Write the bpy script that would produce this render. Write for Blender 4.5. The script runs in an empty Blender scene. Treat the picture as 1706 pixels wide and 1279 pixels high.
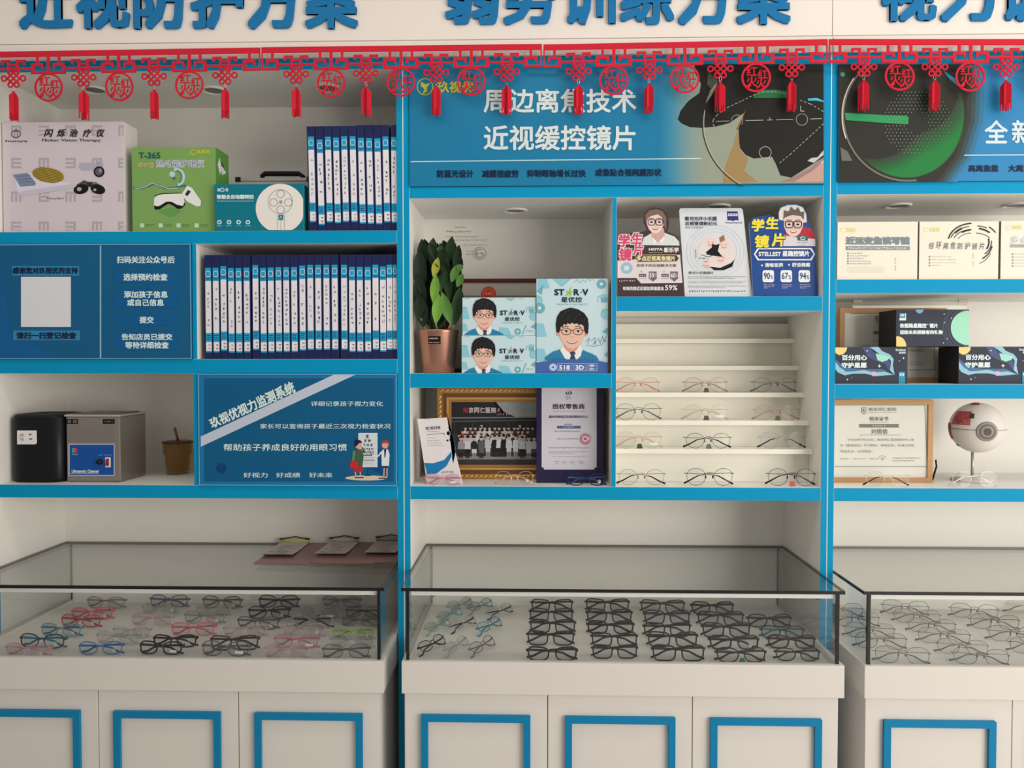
import bpy, math, random
from mathutils import Vector, Matrix
SC = bpy.context.scene
COL = SC.collection
R = math.radians
# ------------------------------------------------------------------ camera
FPX = 1300.0                      # focal length in pixels of a 1706x1279 frame
CAM = Vector((0.0, -2.4, 1.60))
YAW, PITCH = R(1.5), R(1.43)
FWD = Vector((-math.sin(YAW) * math.cos(PITCH), math.cos(YAW) * math.cos(PITCH), -math.sin(PITCH)))
RGT = Vector((math.cos(YAW), math.sin(YAW), 0))
UPV = RGT.cross(FWD)
cd = bpy.data.cameras.new('camera'); cd.sensor_width = 36; cd.lens = FPX / 1706 * 36
cam = bpy.data.objects.new('camera', cd); COL.objects.link(cam)
cam.matrix_world = Matrix.Translation(CAM) @ Matrix((RGT, UPV, -FWD)).transposed().to_4x4()
SC.camera = cam
# ------------------------------------------------------------------ light
SC.view_settings.view_transform = 'Standard'
SC.view_settings.look = 'None'
SC.view_settings.gamma = 1.0
SC.view_settings.use_curve_mapping = False
SC.view_settings.exposure = 0.0
w = bpy.data.worlds.new('world'); SC.world = w; w.use_nodes = True
w.node_tree.nodes['Background'].inputs[0].default_value = (1.0, 0.90, 0.81, 1)
w.node_tree.nodes['Background'].inputs[1].default_value = 0.36


def area(name, loc, target, sx, sy, power, col):
    l = bpy.data.lights.new(name, 'AREA'); l.shape = 'RECTANGLE'; l.size = sx; l.size_y = sy
    l.energy = power; l.color = col
    o = bpy.data.objects.new(name, l); COL.objects.link(o); o.location = loc
    o.rotation_euler = (Vector(target) - Vector(loc)).to_track_quat('-Z', 'Y').to_euler()
    return o


area('shop_window_daylight', (3.7, -3.4, 1.45), (0.0, 0, 1.3), 3.0, 2.2, 132, (1.0, 0.91, 0.83))
area('ceiling_panel_light', (0.2, -.85, 2.96), (0.2, -.55, 0), 4.4, 0.3, 12.5, (1.0, 0.90, 0.81))


def at(px, py, Y):
    d = FPX * FWD + (px - 853) * RGT - (py - 639.5) * UPV
    return CAM + d * ((Y - CAM.y) / d.y)


def atz(px, py, z):
    d = FPX * FWD + (px - 853) * RGT - (py - 639.5) * UPV
    return CAM + d * ((z - CAM.z) / d.z)


# ------------------------------------------------------------------ materials
def lin(c):
    c /= 255.0
    return c / 12.92 if c <= 0.04045 else ((c + 0.055) / 1.055) ** 2.4


ILL = (0.90, 0.84, 0.79)
_m = {}


def P(r, g, b, rough=0.5, metal=0.0, name=None, noise=0.0, coat=0.0, nscale=8.0, stretch=None):
    """Principled material whose base colour is what a surface of this sRGB value in daylight would have."""
    k = (r, g, b, rough, metal, noise, coat, nscale, stretch)
    if k in _m: return _m[k]
    m = bpy.data.materials.new(name or 'paint_%d_%d_%d' % (r, g, b)); m.use_nodes = True
    nt = m.node_tree; bs = nt.nodes['Principled BSDF']
    c = [min(0.88, lin(v) / i) for v, i in zip((r, g, b), ILL)]
    bs.inputs['Base Color'].default_value = (*c, 1)
    bs.inputs['Roughness'].default_value = rough; bs.inputs['Metallic'].default_value = metal
    bs.inputs['Specular IOR Level'].default_value = .5 if metal or rough < .25 else .2
    if coat: bs.inputs['Coat Weight'].default_value = coat * .3; bs.inputs['Coat Roughness'].default_value = 0.05
    if noise:
        tc = nt.nodes.new('ShaderNodeTexCoord'); mp = nt.nodes.new('ShaderNodeMapping')
        nz = nt.nodes.new('ShaderNodeTexNoise'); mx = nt.nodes.new('ShaderNodeMix'); mx.data_type = 'RGBA'
        if stretch: mp.inputs['Scale'].default_value = stretch
        nz.inputs['Scale'].default_value = nscale; nz.inputs['Detail'].default_value = 4
        mx.inputs[6].default_value = (*[v * (1 - noise) for v in c], 1)
        mx.inputs[7].default_value = (*[min(.9, v * (1 + noise)) for v in c], 1)
        nt.links.new(tc.outputs['Object'], mp.inputs[0]); nt.links.new(mp.outputs[0], nz.inputs['Vector'])
        nt.links.new(nz.outputs[0], mx.inputs[0]); nt.links.new(mx.outputs[2], bs.inputs['Base Color'])
    _m[k] = m
    return m


def glass(name, tint, fres=1.45, glossmax=1.0, rough=0.0, haze=0.0):
    """Thin pane: clear transmission plus a Fresnel reflection (and a little dust haze)."""
    m = bpy.data.materials.new(name); m.use_nodes = True; nt = m.node_tree; nt.nodes.clear()
    out = nt.nodes.new('ShaderNodeOutputMaterial'); tr = nt.nodes.new('ShaderNodeBsdfTransparent')
    gl = nt.nodes.new('ShaderNodeBsdfGlossy'); fr = nt.nodes.new('ShaderNodeFresnel'); mx = nt.nodes.new('ShaderNodeMixShader')
    tr.inputs[0].default_value = (*tint, 1); gl.inputs['Roughness'].default_value = rough
    gl.inputs['Color'].default_value = (glossmax,) * 3 + (1,)
    ge = nt.nodes.new('ShaderNodeNewGeometry'); mi = nt.nodes.new('ShaderNodeMix')      # the same reflection on both sides of a face
    mi.inputs[2].default_value = fres; mi.inputs[3].default_value = 1 / fres
    nt.links.new(ge.outputs['Backfacing'], mi.inputs[0]); nt.links.new(mi.outputs[0], fr.inputs['IOR'])
    nt.links.new(fr.outputs[0], mx.inputs[0]); nt.links.new(tr.outputs[0], mx.inputs[1]); nt.links.new(gl.outputs[0], mx.inputs[2])
    last = mx
    if haze:
        df = nt.nodes.new('ShaderNodeBsdfDiffuse'); df.inputs[0].default_value = (.8, .8, .78, 1)
        m2 = nt.nodes.new('ShaderNodeMixShader'); m2.inputs[0].default_value = haze
        nt.links.new(mx.outputs[0], m2.inputs[1]); nt.links.new(df.outputs[0], m2.inputs[2]); last = m2
    nt.links.new(last.outputs[0], out.inputs[0])
    return m


WHITE = P(238, 228, 213, 0.4, name='cream_laminate', noise=0.012, nscale=3.0)
DOOR = P(212, 202, 192, 0.35, name='white_lacquer')
BLUE = P(6, 140, 182, 0.5, name='blue_edge_band'); BLUE.node_tree.nodes['Principled BSDF'].inputs['Specular IOR Level'].default_value = .1
TRIMBLUE = P(8, 118, 160, 0.45, name='blue_moulding')
GLASS = glass('showcase_glass', (.975, .985, .98), glossmax=.7)
GEDGE = P(7, 10, 8, 0.2, name='dark_glass_edge')
LENS = glass('lens', (.95, .96, .96), 1.35, .45, .04)
LENSD = glass('dark_reflection_lens', (.88, .89, .89), 1.45, .4, .04)  # clear lens; dark reflections are put into its grey transmission colour
WPRINT = P(232, 226, 220, 0.4); BLACK = P(22, 22, 24, 0.35)


# ------------------------------------------------------------------ mesh kit
class MB:
    def __init__(s): s.v = []; s.f = []; s.mi = []; s.mats = []; s.sm = []

    def m(s, mat):
        if mat not in s.mats: s.mats.append(mat)
        return s.mats.index(mat)

    def add(s, vs, fs, mat, smooth=False):
        n = len(s.v); k = s.m(mat); s.v += [tuple(v) for v in vs]
        for f in fs: s.f.append([n + i for i in f]); s.mi.append(k); s.sm.append(smooth)
        return s

    def box(s, x0, x1, y0, y1, z0, z1, mat, front=None, right=None):
        x0, x1 = min(x0, x1), max(x0, x1); z0, z1 = min(z0, z1), max(z0, z1)
        vs = [(x0, y0, z0), (x1, y0, z0), (x1, y1, z0), (x0, y1, z0), (x0, y0, z1), (x1, y0, z1), (x1, y1, z1), (x0, y1, z1)]
        s.add(vs, [(0, 3, 2, 1), (4, 5, 6, 7), (2, 3, 7, 6), (3, 0, 4, 7)], mat)
        n = len(s.v) - 8
        for f, mm in (((0, 1, 5, 4), front or mat), ((1, 2, 6, 5), right or mat)):
            s.f.append([n + i for i in f]); s.mi.append(s.m(mm)); s.sm.append(False)
        return s

    def obox(s, o, ax, ay, az, mat):
        """box from corner o with edge vectors"""
        o, ax, ay, az = map(Vector, (o, ax, ay, az))
        vs = [o, o + ax, o + ax + ay, o + ay, o + az, o + ax + az, o + ax + ay + az, o + ay + az]
        return s.add(vs, [(0, 3, 2, 1), (4, 5, 6, 7), (0, 1, 5, 4), (1, 2, 6, 5), (2, 3, 7, 6), (3, 0, 4, 7)], mat)

    def prism(s, pts, d, mat, side=None):
        """closed outline (list of Vectors, counter-clockwise seen from the front) extruded by vector d"""
        pts = [Vector(p) for p in pts]; d = Vector(d); n = len(pts)
        s.add(pts, [list(range(n))], mat)
        vs = pts + [p + d for p in pts]
        s.add(vs, [(i, i + n, (i + 1) % n + n, (i + 1) % n) for i in range(n)] + [list(range(2 * n - 1, n - 1, -1))], side or mat)
        return s

    def tube(s, path, r, mat, seg=8, closed=False, ref=(0, 0, 1), flat=None, smooth=True):
        """sweep an ellipse: r along ref-ish normal, flat (default r) across; both may be lists"""
        path = [Vector(p) for p in path]; n = len(path); ref = Vector(ref); vs = []
        for i, p in enumerate(path):
            a = path[(i - 1) % n] if (closed or i > 0) else path[0]; b = path[(i + 1) % n] if (closed or i < n - 1) else path[-1]
            t = (b - a).normalized(); u = ref - t * ref.dot(t)
            if u.length < 1e-4: u = Vector((1, 0, 0)) - t * t.x
            u.normalize(); q = t.cross(u)
            ra = r[i] if isinstance(r, (list, tuple)) else r
            rb = (flat[i] if isinstance(flat, (list, tuple)) else flat) if flat is not None else ra
            for k in range(seg):
                an = 2 * math.pi * k / seg
                vs.append(p + u * (ra * math.cos(an)) + q * (rb * math.sin(an)))
        fs = []
        for i in range(n if closed else n - 1):
            j = (i + 1) % n
            for k in range(seg):
                l = (k + 1) % seg
                fs.append((i * seg + k, i * seg + l, j * seg + l, j * seg + k))
        if not closed: fs += [list(range(seg - 1, -1, -1)), list(range((n - 1) * seg, n * seg))]
        return s.add(vs, fs, mat, smooth)

    def lathe(s, prof, c, mat, seg=40, smooth=True, sq=2.0):
        """profile [(r, z)] turned about the vertical through c; sq > 2 squares the section"""
        vs = []; c = Vector(c)
        for r, z in prof:
            for k in range(seg):
                a = 2 * math.pi * k / seg; ca, sa = math.cos(a), math.sin(a)
                q = (abs(ca) ** sq + abs(sa) ** sq) ** (-1 / sq)
                vs.append((c.x + r * q * ca, c.y + r * q * sa, c.z + z))
        fs = []
        for i in range(len(prof) - 1):
            for k in range(seg):
                l = (k + 1) % seg
                fs.append((i * seg + k, i * seg + l, (i + 1) * seg + l, (i + 1) * seg + k))
        return s.add(vs, fs, mat, smooth)

    def mesh(s, name, org=Vector()):
        me = bpy.data.meshes.new(name)
        me.from_pydata([(v[0] - org.x, v[1] - org.y, v[2] - org.z) for v in s.v], [], s.f)
        for mm in s.mats: me.materials.append(mm)
        me.polygons.foreach_set('material_index', s.mi); me.polygons.foreach_set('use_smooth', s.sm); me.update()
        return me


ORG = {}


def thing(name, label, cat, loc=(0, 0, 0), group=None):
    o = bpy.data.objects.new(name, None); o.empty_display_size = 0.05; COL.objects.link(o); o.location = loc
    o['label'] = label; o['category'] = cat
    if group: o['group'] = group
    ORG[o.name] = Vector(loc)
    return o


def bevel(o, wd=0.0015, seg=2):
    b = o.modifiers.new('edge', 'BEVEL'); b.width = wd; b.segments = seg; b.limit_method = 'ANGLE'; b.angle_limit = R(40)
    return o


def part(name, mb, parent, label=None, bev=0):
    org = ORG[parent.name]
    o = bpy.data.objects.new(name, mb.mesh(name, org)); COL.objects.link(o); o.parent = parent; ORG[o.name] = org
    if label: o['label'] = label
    if bev: bevel(o, bev)
    return o


def struct(name, mb):
    o = bpy.data.objects.new(name, mb.mesh(name)); COL.objects.link(o); o['kind'] = 'structure'; return o


# ------------------------------------------------------------------ lettering
_txt = {}


def text_geo(s, bold=0.0, ext=0.0, n=None):
    """glyph outlines of s, set in the unit box: (verts, faces, width, height)"""
    k = (s, bold, ext)
    if k in _txt: return _txt[k]
    cu = bpy.data.curves.new('lettering', 'FONT'); cu.body = s; cu.size = 1; cu.resolution_u = 2; cu.extrude = ext
    ob = bpy.data.objects.new('lettering', cu); me = bpy.data.meshes.new_from_object(ob)
    vs = [v.co.copy() for v in me.vertices]; fs = [tuple(p.vertices) for p in me.polygons]
    bpy.data.objects.remove(ob); bpy.data.curves.remove(cu); bpy.data.meshes.remove(me)
    if not vs: vs = [Vector((0, 0, 0)), Vector((.01, 0, 0)), Vector((0, .01, 0))]; fs = [(0, 1, 2)]
    if bold:
        V, F = [], []
        nn = 8 if bold > .022 else 4
        for q in range(nn):
            a = 2 * math.pi * q / nn; ca, sa = math.cos(a), math.sin(a); sq = max(abs(ca), abs(sa)); off = Vector((bold * ca / sq, bold * sa / sq, 0)); b = len(V)
            off.z = q * (.0006 if ext else 1.0)
            V += [v + off for v in vs]; F += [tuple(i + b for i in f) for f in fs]
        vs, fs = V, F
    x0 = min(v.x for v in vs); x1 = max(v.x for v in vs); y0 = min(v.y for v in vs); y1 = max(v.y for v in vs)
    W, H = max(x1 - x0, 1e-6), max(y1 - y0, 1e-6)
    out = ([((v.x - x0) / W, (v.y - y0) / H, v.z) for v in vs], fs)
    _txt[k] = out
    return out


class Art:
    """Printing on an upright face at depth Y, drawn with photograph coordinates of that face."""

    def __init__(s, Y, clip=None, seed=1):
        s.Y = Y; s.clip = clip; s.rnd = random.Random(seed); s.jobs = {}; s.grp = None

    def p(s, x, y, off):
        if s.clip:
            a, b, c, d = s.clip; x = min(max(x, a), c); y = min(max(y, b), d)
        return at(x, y, s.Y - off)

    def put(s, kind, L, pts, fs, m, step=True): s.jobs.setdefault(L, []).append(((kind, s.grp), pts, fs, m, step)); return s

    def g(s, name): s.grp = name; return s

    def poly(s, pts, m, L=1):
        area_ = sum(a[0] * b[1] - a[1] * b[0] for a, b in zip(pts, pts[1:] + pts[:1]))
        q = pts if area_ < 0 else pts[::-1]
        return s.put(0, L, [(x, y, 0) for x, y in q], [list(range(len(q)))], m)

    def rect(s, x0, y0, x1, y1, m, L=1): return s.poly([(x0, y1), (x1, y1), (x1, y0), (x0, y0)], m, L)

    def rrect(s, x0, y0, x1, y1, r, m, L=1):
        pts = []
        for cx, cy, a0 in ((x1 - r, y1 - r, 0), (x0 + r, y1 - r, 90), (x0 + r, y0 + r, 180), (x1 - r, y0 + r, 270)):
            for k in range(5):
                a = R(a0 + k * 22.5); pts.append((cx + r * math.cos(a), cy + r * math.sin(a)))
        return s.poly(pts, m, L)

    def ell(s, cx, cy, rx, ry, m, L=1, n=28, a0=0, a1=360):
        pts = [(cx + rx * math.cos(R(a0 + (a1 - a0) * k / n)), cy + ry * math.sin(R(a0 + (a1 - a0) * k / n))) for k in range(n if a1 - a0 == 360 else n + 1)]
        return s.poly(pts, m, L)

    def line(s, pts, w, m, L=2):
        for (x0, y0), (x1, y1) in zip(pts, pts[1:]):
            d = math.hypot(x1 - x0, y1 - y0) or 1; nx, ny = -(y1 - y0) / d * w / 2, (x1 - x0) / d * w / 2
            s.poly([(x0 + nx, y0 + ny), (x1 + nx, y1 + ny), (x1 - nx, y1 - ny), (x0 - nx, y0 - ny)], m, L)
        return s

    def arc(s, cx, cy, rx, ry, a0, a1, w, m, L=2, n=24):
        o = [(cx + (rx + w / 2) * math.cos(R(a0 + (a1 - a0) * k / n)), cy + (ry + w / 2) * math.sin(R(a0 + (a1 - a0) * k / n))) for k in range(n + 1)]
        i = [(cx + (rx - w / 2) * math.cos(R(a0 + (a1 - a0) * k / n)), cy + (ry - w / 2) * math.sin(R(a0 + (a1 - a0) * k / n))) for k in range(n + 1)]
        for k in range(n): s.poly([o[k], o[k + 1], i[k + 1], i[k]], m, L)
        return s

    def dash(s, pts, w, m, L=2, on=4, off=3):
        for (x0, y0), (x1, y1) in zip(pts, pts[1:]):
            d = math.hypot(x1 - x0, y1 - y0); t = 0
            while t < d:
                e = min(t + on, d); s.line([(x0 + (x1 - x0) * t / d, y0 + (y1 - y0) * t / d), (x0 + (x1 - x0) * e / d, y0 + (y1 - y0) * e / d)], w, m, L); t += on + off
        return s

    def tq(s, t, TL, TR, BR, BL, m, b=0.0, L=6):
        vs, fs = text_geo(t, b)
        out = []
        for u, v, z in vs:
            x = (BL[0] * (1 - u) + BR[0] * u) * (1 - v) + (TL[0] * (1 - u) + TR[0] * u) * v
            y = (BL[1] * (1 - u) + BR[1] * u) * (1 - v) + (TL[1] * (1 - u) + TR[1] * u) * v
            out.append((x, y, z))
        return s.put(1, L, out, fs, m)

    def text(s, t, x0, y0, x1, y1, m, b=0.0, L=6, slant=0.0):
        k = slant * (y1 - y0)
        return s.tq(t, (x0 + k, y0), (x1 + k, y0), (x1, y1), (x0, y1), m, b, L)

    def scrib(s, x0, y0, x1, y1, m, L=5, dens=1.0, vert=False):
        """a line of writing too small to read: rows of tiny strokes"""
        h = (x1 - x0) if vert else (y1 - y0); ln = (y1 - y0) if vert else (x1 - x0); n = max(1, int(ln / (h * 1.12)))
        for i in range(n):
            a = i * ln / n; wd = ln / n * 0.82
            for _ in range(3):
                k = s.rnd.random(); th = h * .17
                u0, u1 = a + wd * s.rnd.uniform(0, .35), a + wd * s.rnd.uniform(.6, 1); q = h * s.rnd.uniform(.1, .9)
                if k < .5: box = (u0, q - th / 2, u1, q + th / 2)
                else: c = a + wd * s.rnd.uniform(.2, .8); box = (c - th / 2, h * s.rnd.uniform(0, .3), c + th / 2, h * s.rnd.uniform(.6, 1))
                if s.rnd.random() > dens: continue
                if vert: X0, Y0, X1, Y1 = x0 + box[1], y0 + box[0], x0 + box[3], y0 + box[2]
                else: X0, Y0, X1, Y1 = x0 + box[0], y0 + box[1], x0 + box[2], y0 + box[3]
                q_ = [(X0, Y1), (X1, Y1), (X1, Y0), (X0, Y0)]
                s.put(1, L, [(x, y, 0) for x, y in q_], [(0, 1, 2, 3)], m, False)
        return s

    def done(s, parent, pname='surface_print', tname='lettering'):
        mbs = {}
        for L, jobs in sorted(s.jobs.items()):
            n = sum(j[4] for j in jobs) or 1; e = min(8e-6, .00018 / n); k = 0
            for kind, pts, fs, m, step in jobs:
                k += step; o = .0002 + .00022 * L + k * e
                mbs.setdefault(kind, MB()).add([s.p(x, y, o + z * 1.2e-5) for x, y, z in pts], fs, m)
        host = {}
        for kind in sorted(mbs, key=lambda q: (q[1] is not None, q[1] or '', q[0])):
            k, grp = kind; nm = grp or (pname, tname)[k]
            if grp and k == 1: nm = 'lettering' if grp in host else grp
            o = part(nm, mbs[kind], host[grp] if grp and k == 1 and grp in host else parent)
            if grp and k == 0: host[grp] = o
# ------------------------------------------------------------------ room shell
FLOORM = P(206, 200, 192, 0.25, name='pale_floor_tile', noise=.03, nscale=2)
YB = 0.347                                    # inner face of the shelving's back boards
struct('floor', MB().box(-4.6, 5.0, -6.5, .40, -.05, 0, FLOORM))
struct('ceiling', MB().box(-4.6, 5.0, -6.5, .40, 3.0, 3.05, P(225, 222, 216, .7, name='white_ceiling')))
struct('wall_back', MB().box(-4.6, 5.0, .40, .5, 0, 3.0, P(215, 208, 198, .7, name='plaster', noise=.02)))

# ------------------------------------------------------------------ shelving bays
XL, XR = at(683, 560, 0).x, at(1370, 560, 0).x
PITCHX = at(1392, 560, 0).x - XL
BAYS = [(XL - PITCHX, XR - PITCHX), (XL, XR), (XL + PITCHX, XR + PITCHX)]


def zf(px, py): return at(px, py, 0).z


ZTOP0, ZTOP1 = zf(1000, 111), zf(1000, 90)
ZC1, ZC0 = zf(1028, 811), zf(1028, 833)        # the shelf just above the glass cases
LA1, LA0 = zf(330, 385), zf(330, 406)
LB1, LB0 = zf(330, 598), zf(330, 622)
MT1, MT0 = zf(1028, 309.5), zf(1028, 328.5)
MA1, MA0 = zf(850, 622), zf(850, 646)
MB1, MB0 = zf(1200, 493.5), zf(1200, 518)
RT1, RT0 = zf(1550, 303), zf(1550, 323)
RA1, RA0 = zf(1550, 465), zf(1550, 488)
RB1, RB0 = zf(1550, 640), zf(1550, 664)


def board(x0, x1, z0, z1, y1=YB): return MB().box(x0, x1, 0, y1, z0, z1, WHITE, front=BLUE)


def bay(i, label, shelves, dividers, backsplit=None):
    x0, x1 = BAYS[i]; hw = (PITCHX - (x1 - x0)) / 2
    t = thing('shelving_bay', label, 'shelving', ((x0 + x1) / 2, .17, 0), 'blue-edged wall shelving bays')
    part('side_panel', board(x0 - hw + .0012, x0, 0.0, ZTOP1), t, bev=.0012)
    part('side_panel', board(x1, x1 + hw - .0012, 0.0, ZTOP1), t, bev=.0012)
    if i < 2: part('joint_strip', MB().box(x1 + hw - .0011, x1 + hw + .0011, -.0004, .02, .0, ZTOP1, P(222, 226, 226, .4, name='white_joint')), t)
    part('top_board', board(x0, x1, ZTOP0, ZTOP1), t, bev=.0012)
    for (a, b, z0, z1) in shelves: part('shelf_board', board(a, b, z0, z1), t, bev=.0012)
    for (a, b, z0, z1) in dividers: part('divider_panel', board(a, b, z0, z1), t, bev=.0012)
    if backsplit:
        bm = MB().box(x0 - hw + .001, x1 + hw - .001, YB, YB + .018, 0, backsplit - .006, WHITE)
        bm.box(x0 - hw + .001, x1 + hw - .001, YB - .012, YB + .018, backsplit + .004, ZC0, WHITE)
        bm.box(x0 - hw + .001, x1 + hw - .001, YB, YB + .018, ZC0, ZTOP1, WHITE)
        part('back_board', bm, t)
    else:
        part('back_board', MB().box(x0 - hw + .001, x1 + hw - .001, YB, YB + .018, 0, ZTOP1, WHITE), t)
    return t


(a0, a1), (b0, b1), (c0, c1) = BAYS
LD0, LD1 = at(320.5, 500, 0).x, at(328, 500, 0).x
LE0, LE1 = at(322.5, 710, 0).x, at(331.5, 710, 0).x
MD0, MD1 = at(1019.5, 480, 0).x, at(1027, 480, 0).x
bay(0, 'blue-edged shelving bay that holds the navy file boxes', [(a0, a1, LA0, LA1), (a0, a1, LB0, LB1), (a0, a1, ZC0, ZC1)],
    [(LD0, LD1, LB1, LA0), (LE0, LE1, ZC1, LB0)])
bay(1, 'blue-edged shelving bay that holds the potted plant and the stepped frame rack',
    [(b0, b1, MT0, MT1), (b0, MD0, MA0, MA1), (MD1, b1, MB0, MB1), (b0, b1, ZC0, ZC1)], [(MD0, MD1, ZC1, MT0)])
bay(2, 'blue-edged shelving bay that holds the big eyeball model', [(c0, c1, RT0, RT1), (c0, c1, RA0, RA1), (c0, c1, RB0, RB1), (c0, c1, ZC0, ZC1)], [])

# ------------------------------------------------------------------ fascia with raised characters
YF = -.006
FASC = P(228, 216, 204, 0.34, name='cream_fascia')
LETT = P(8, 108, 160, 0.4, name='blue_acrylic')
seamx = at(1387, 40, YF).x
zb = ZTOP1 + .0005


def fascia(x0, x1, label, words):
    t = thing('fascia_board', label, 'fascia', ((x0 + x1) / 2, 0, zb), 'fascia boards over the shelving')
    zg = at(1000, 65.5, YF).z
    part('panel', MB().box(x0, x1, YF, .05, zg + .0045, 2.995, FASC), t, bev=.001)
    part('bottom_rail', MB().box(x0, x1, YF - .006, -.0006, at(1000, 90.5, YF - .006).z, zg, FASC), t, bev=.002)
    part('backing', MB().box(x0, x1, YF + .004, .05, zb, zg + .004, FASC), t)
    for s, X0, Y0, X1, Y1 in words:
        n = len(s); cw = (X1 - X0 + 6) / n
        for k, ch in enumerate(s):
            vs, fs = text_geo(ch, .028, .05)
            A, B = at(X0 + k * cw, Y1 + (Y1 * 0), YF), at(X0 + k * cw + cw - 7, Y1, YF); C = at(X0, Y0, YF)
            mb = MB()
            mb.add([(A.x + (B.x - A.x) * u, YF - .005 + (-q) * .1 - .0, A.z + (C.z - A.z) * v) for u, v, q in vs], fs, LETT)
            part('raised_character', mb, t)
    return t


fascia(BAYS[0][0] - .3, seamx - .0008, 'long cream fascia board with two rows of raised blue characters',
       [('近视防护方案', 35, -40, 598, 50), ('弱势训练方案', 742, -46, 1317, 43)])
fascia(seamx + .0008, BAYS[2][1] + .3, 'cream fascia board over the eyeball model bay with raised blue characters', [('视力训', 1467, -50, 1755, 38)])

# ------------------------------------------------------------------ downlights in the shelf ceilings
RING = P(226, 220, 210, .3, name='white_enamel'); DARKIN = P(120, 116, 108, .4)


def downlight(px, py, z, label, r=.042):
    c = atz(px, py, z); t = thing('downlight', label, 'downlight', (c.x, c.y, z), 'recessed downlights under the shelves')
    mb = MB(); mb.lathe([(r, 0), (r * .97, -.004), (r * .86, -.006), (r * .78, -.003), (r * .75, -.0005)], (c.x, c.y, z), RING, 36)
    part('trim_ring', mb, t)
    part('lamp_glass', MB().lathe([(r * .76, -.0008), (r * .4, -.0016), (.0005, -.002)], (c.x, c.y, z), DARKIN, 28), t)


downlight(157, 149, ZTOP0, 'round downlight above the white flicker therapy carton')
downlight(357, 150, ZTOP0, 'round downlight above the teal flipper box')
downlight(546, 146, ZTOP0, 'round downlight above the upper row of navy file boxes')
downlight(858, 350, MT0, 'round downlight above the potted plant shelf')
downlight(1195, 343, MT0, 'round downlight just above the white lens standee')
downlight(1496, 342, RT0, 'round downlight above the first two cream lens cartons')
downlight(1692, 341, RT0, 'round downlight cut by the picture edge above cream cartons')

# ------------------------------------------------------------------ base cabinets and glass showcases
ZTRAY, ZRIM, ZSL0 = .744, .756, .664
ZG1, ZG0 = .965, .955
LIPY = -.21
BASEL = ['white base cabinet under the glass case of children\'s coloured frames', 'white base cabinet under the glass case of black frames',
         'white base cabinet under the glass case of thin metal frames']
CASEL = ['glass showcase of children\'s coloured frames with clipboards on its lid', 'glass showcase holding rows of black plastic frames',
         'glass showcase holding staggered rows of thin metal frames']


def bar_frame(mb, x0, x1, z0, z1, w, y0, y1, mat):
    """mitred moulding around a rectangle"""
    o = [(x0, z0), (x1, z0), (x1, z1), (x0, z1)]; i = [(x0 + w, z0 + w), (x1 - w, z0 + w), (x1 - w, z1 - w), (x0 + w, z1 - w)]
    for k in range(4):
        l = (k + 1) % 4
        q = [o[k], o[l], i[l], i[k]]
        mb.prism([(x, y0, z) for x, z in q], (0, y1 - y0, 0), mat)


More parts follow.
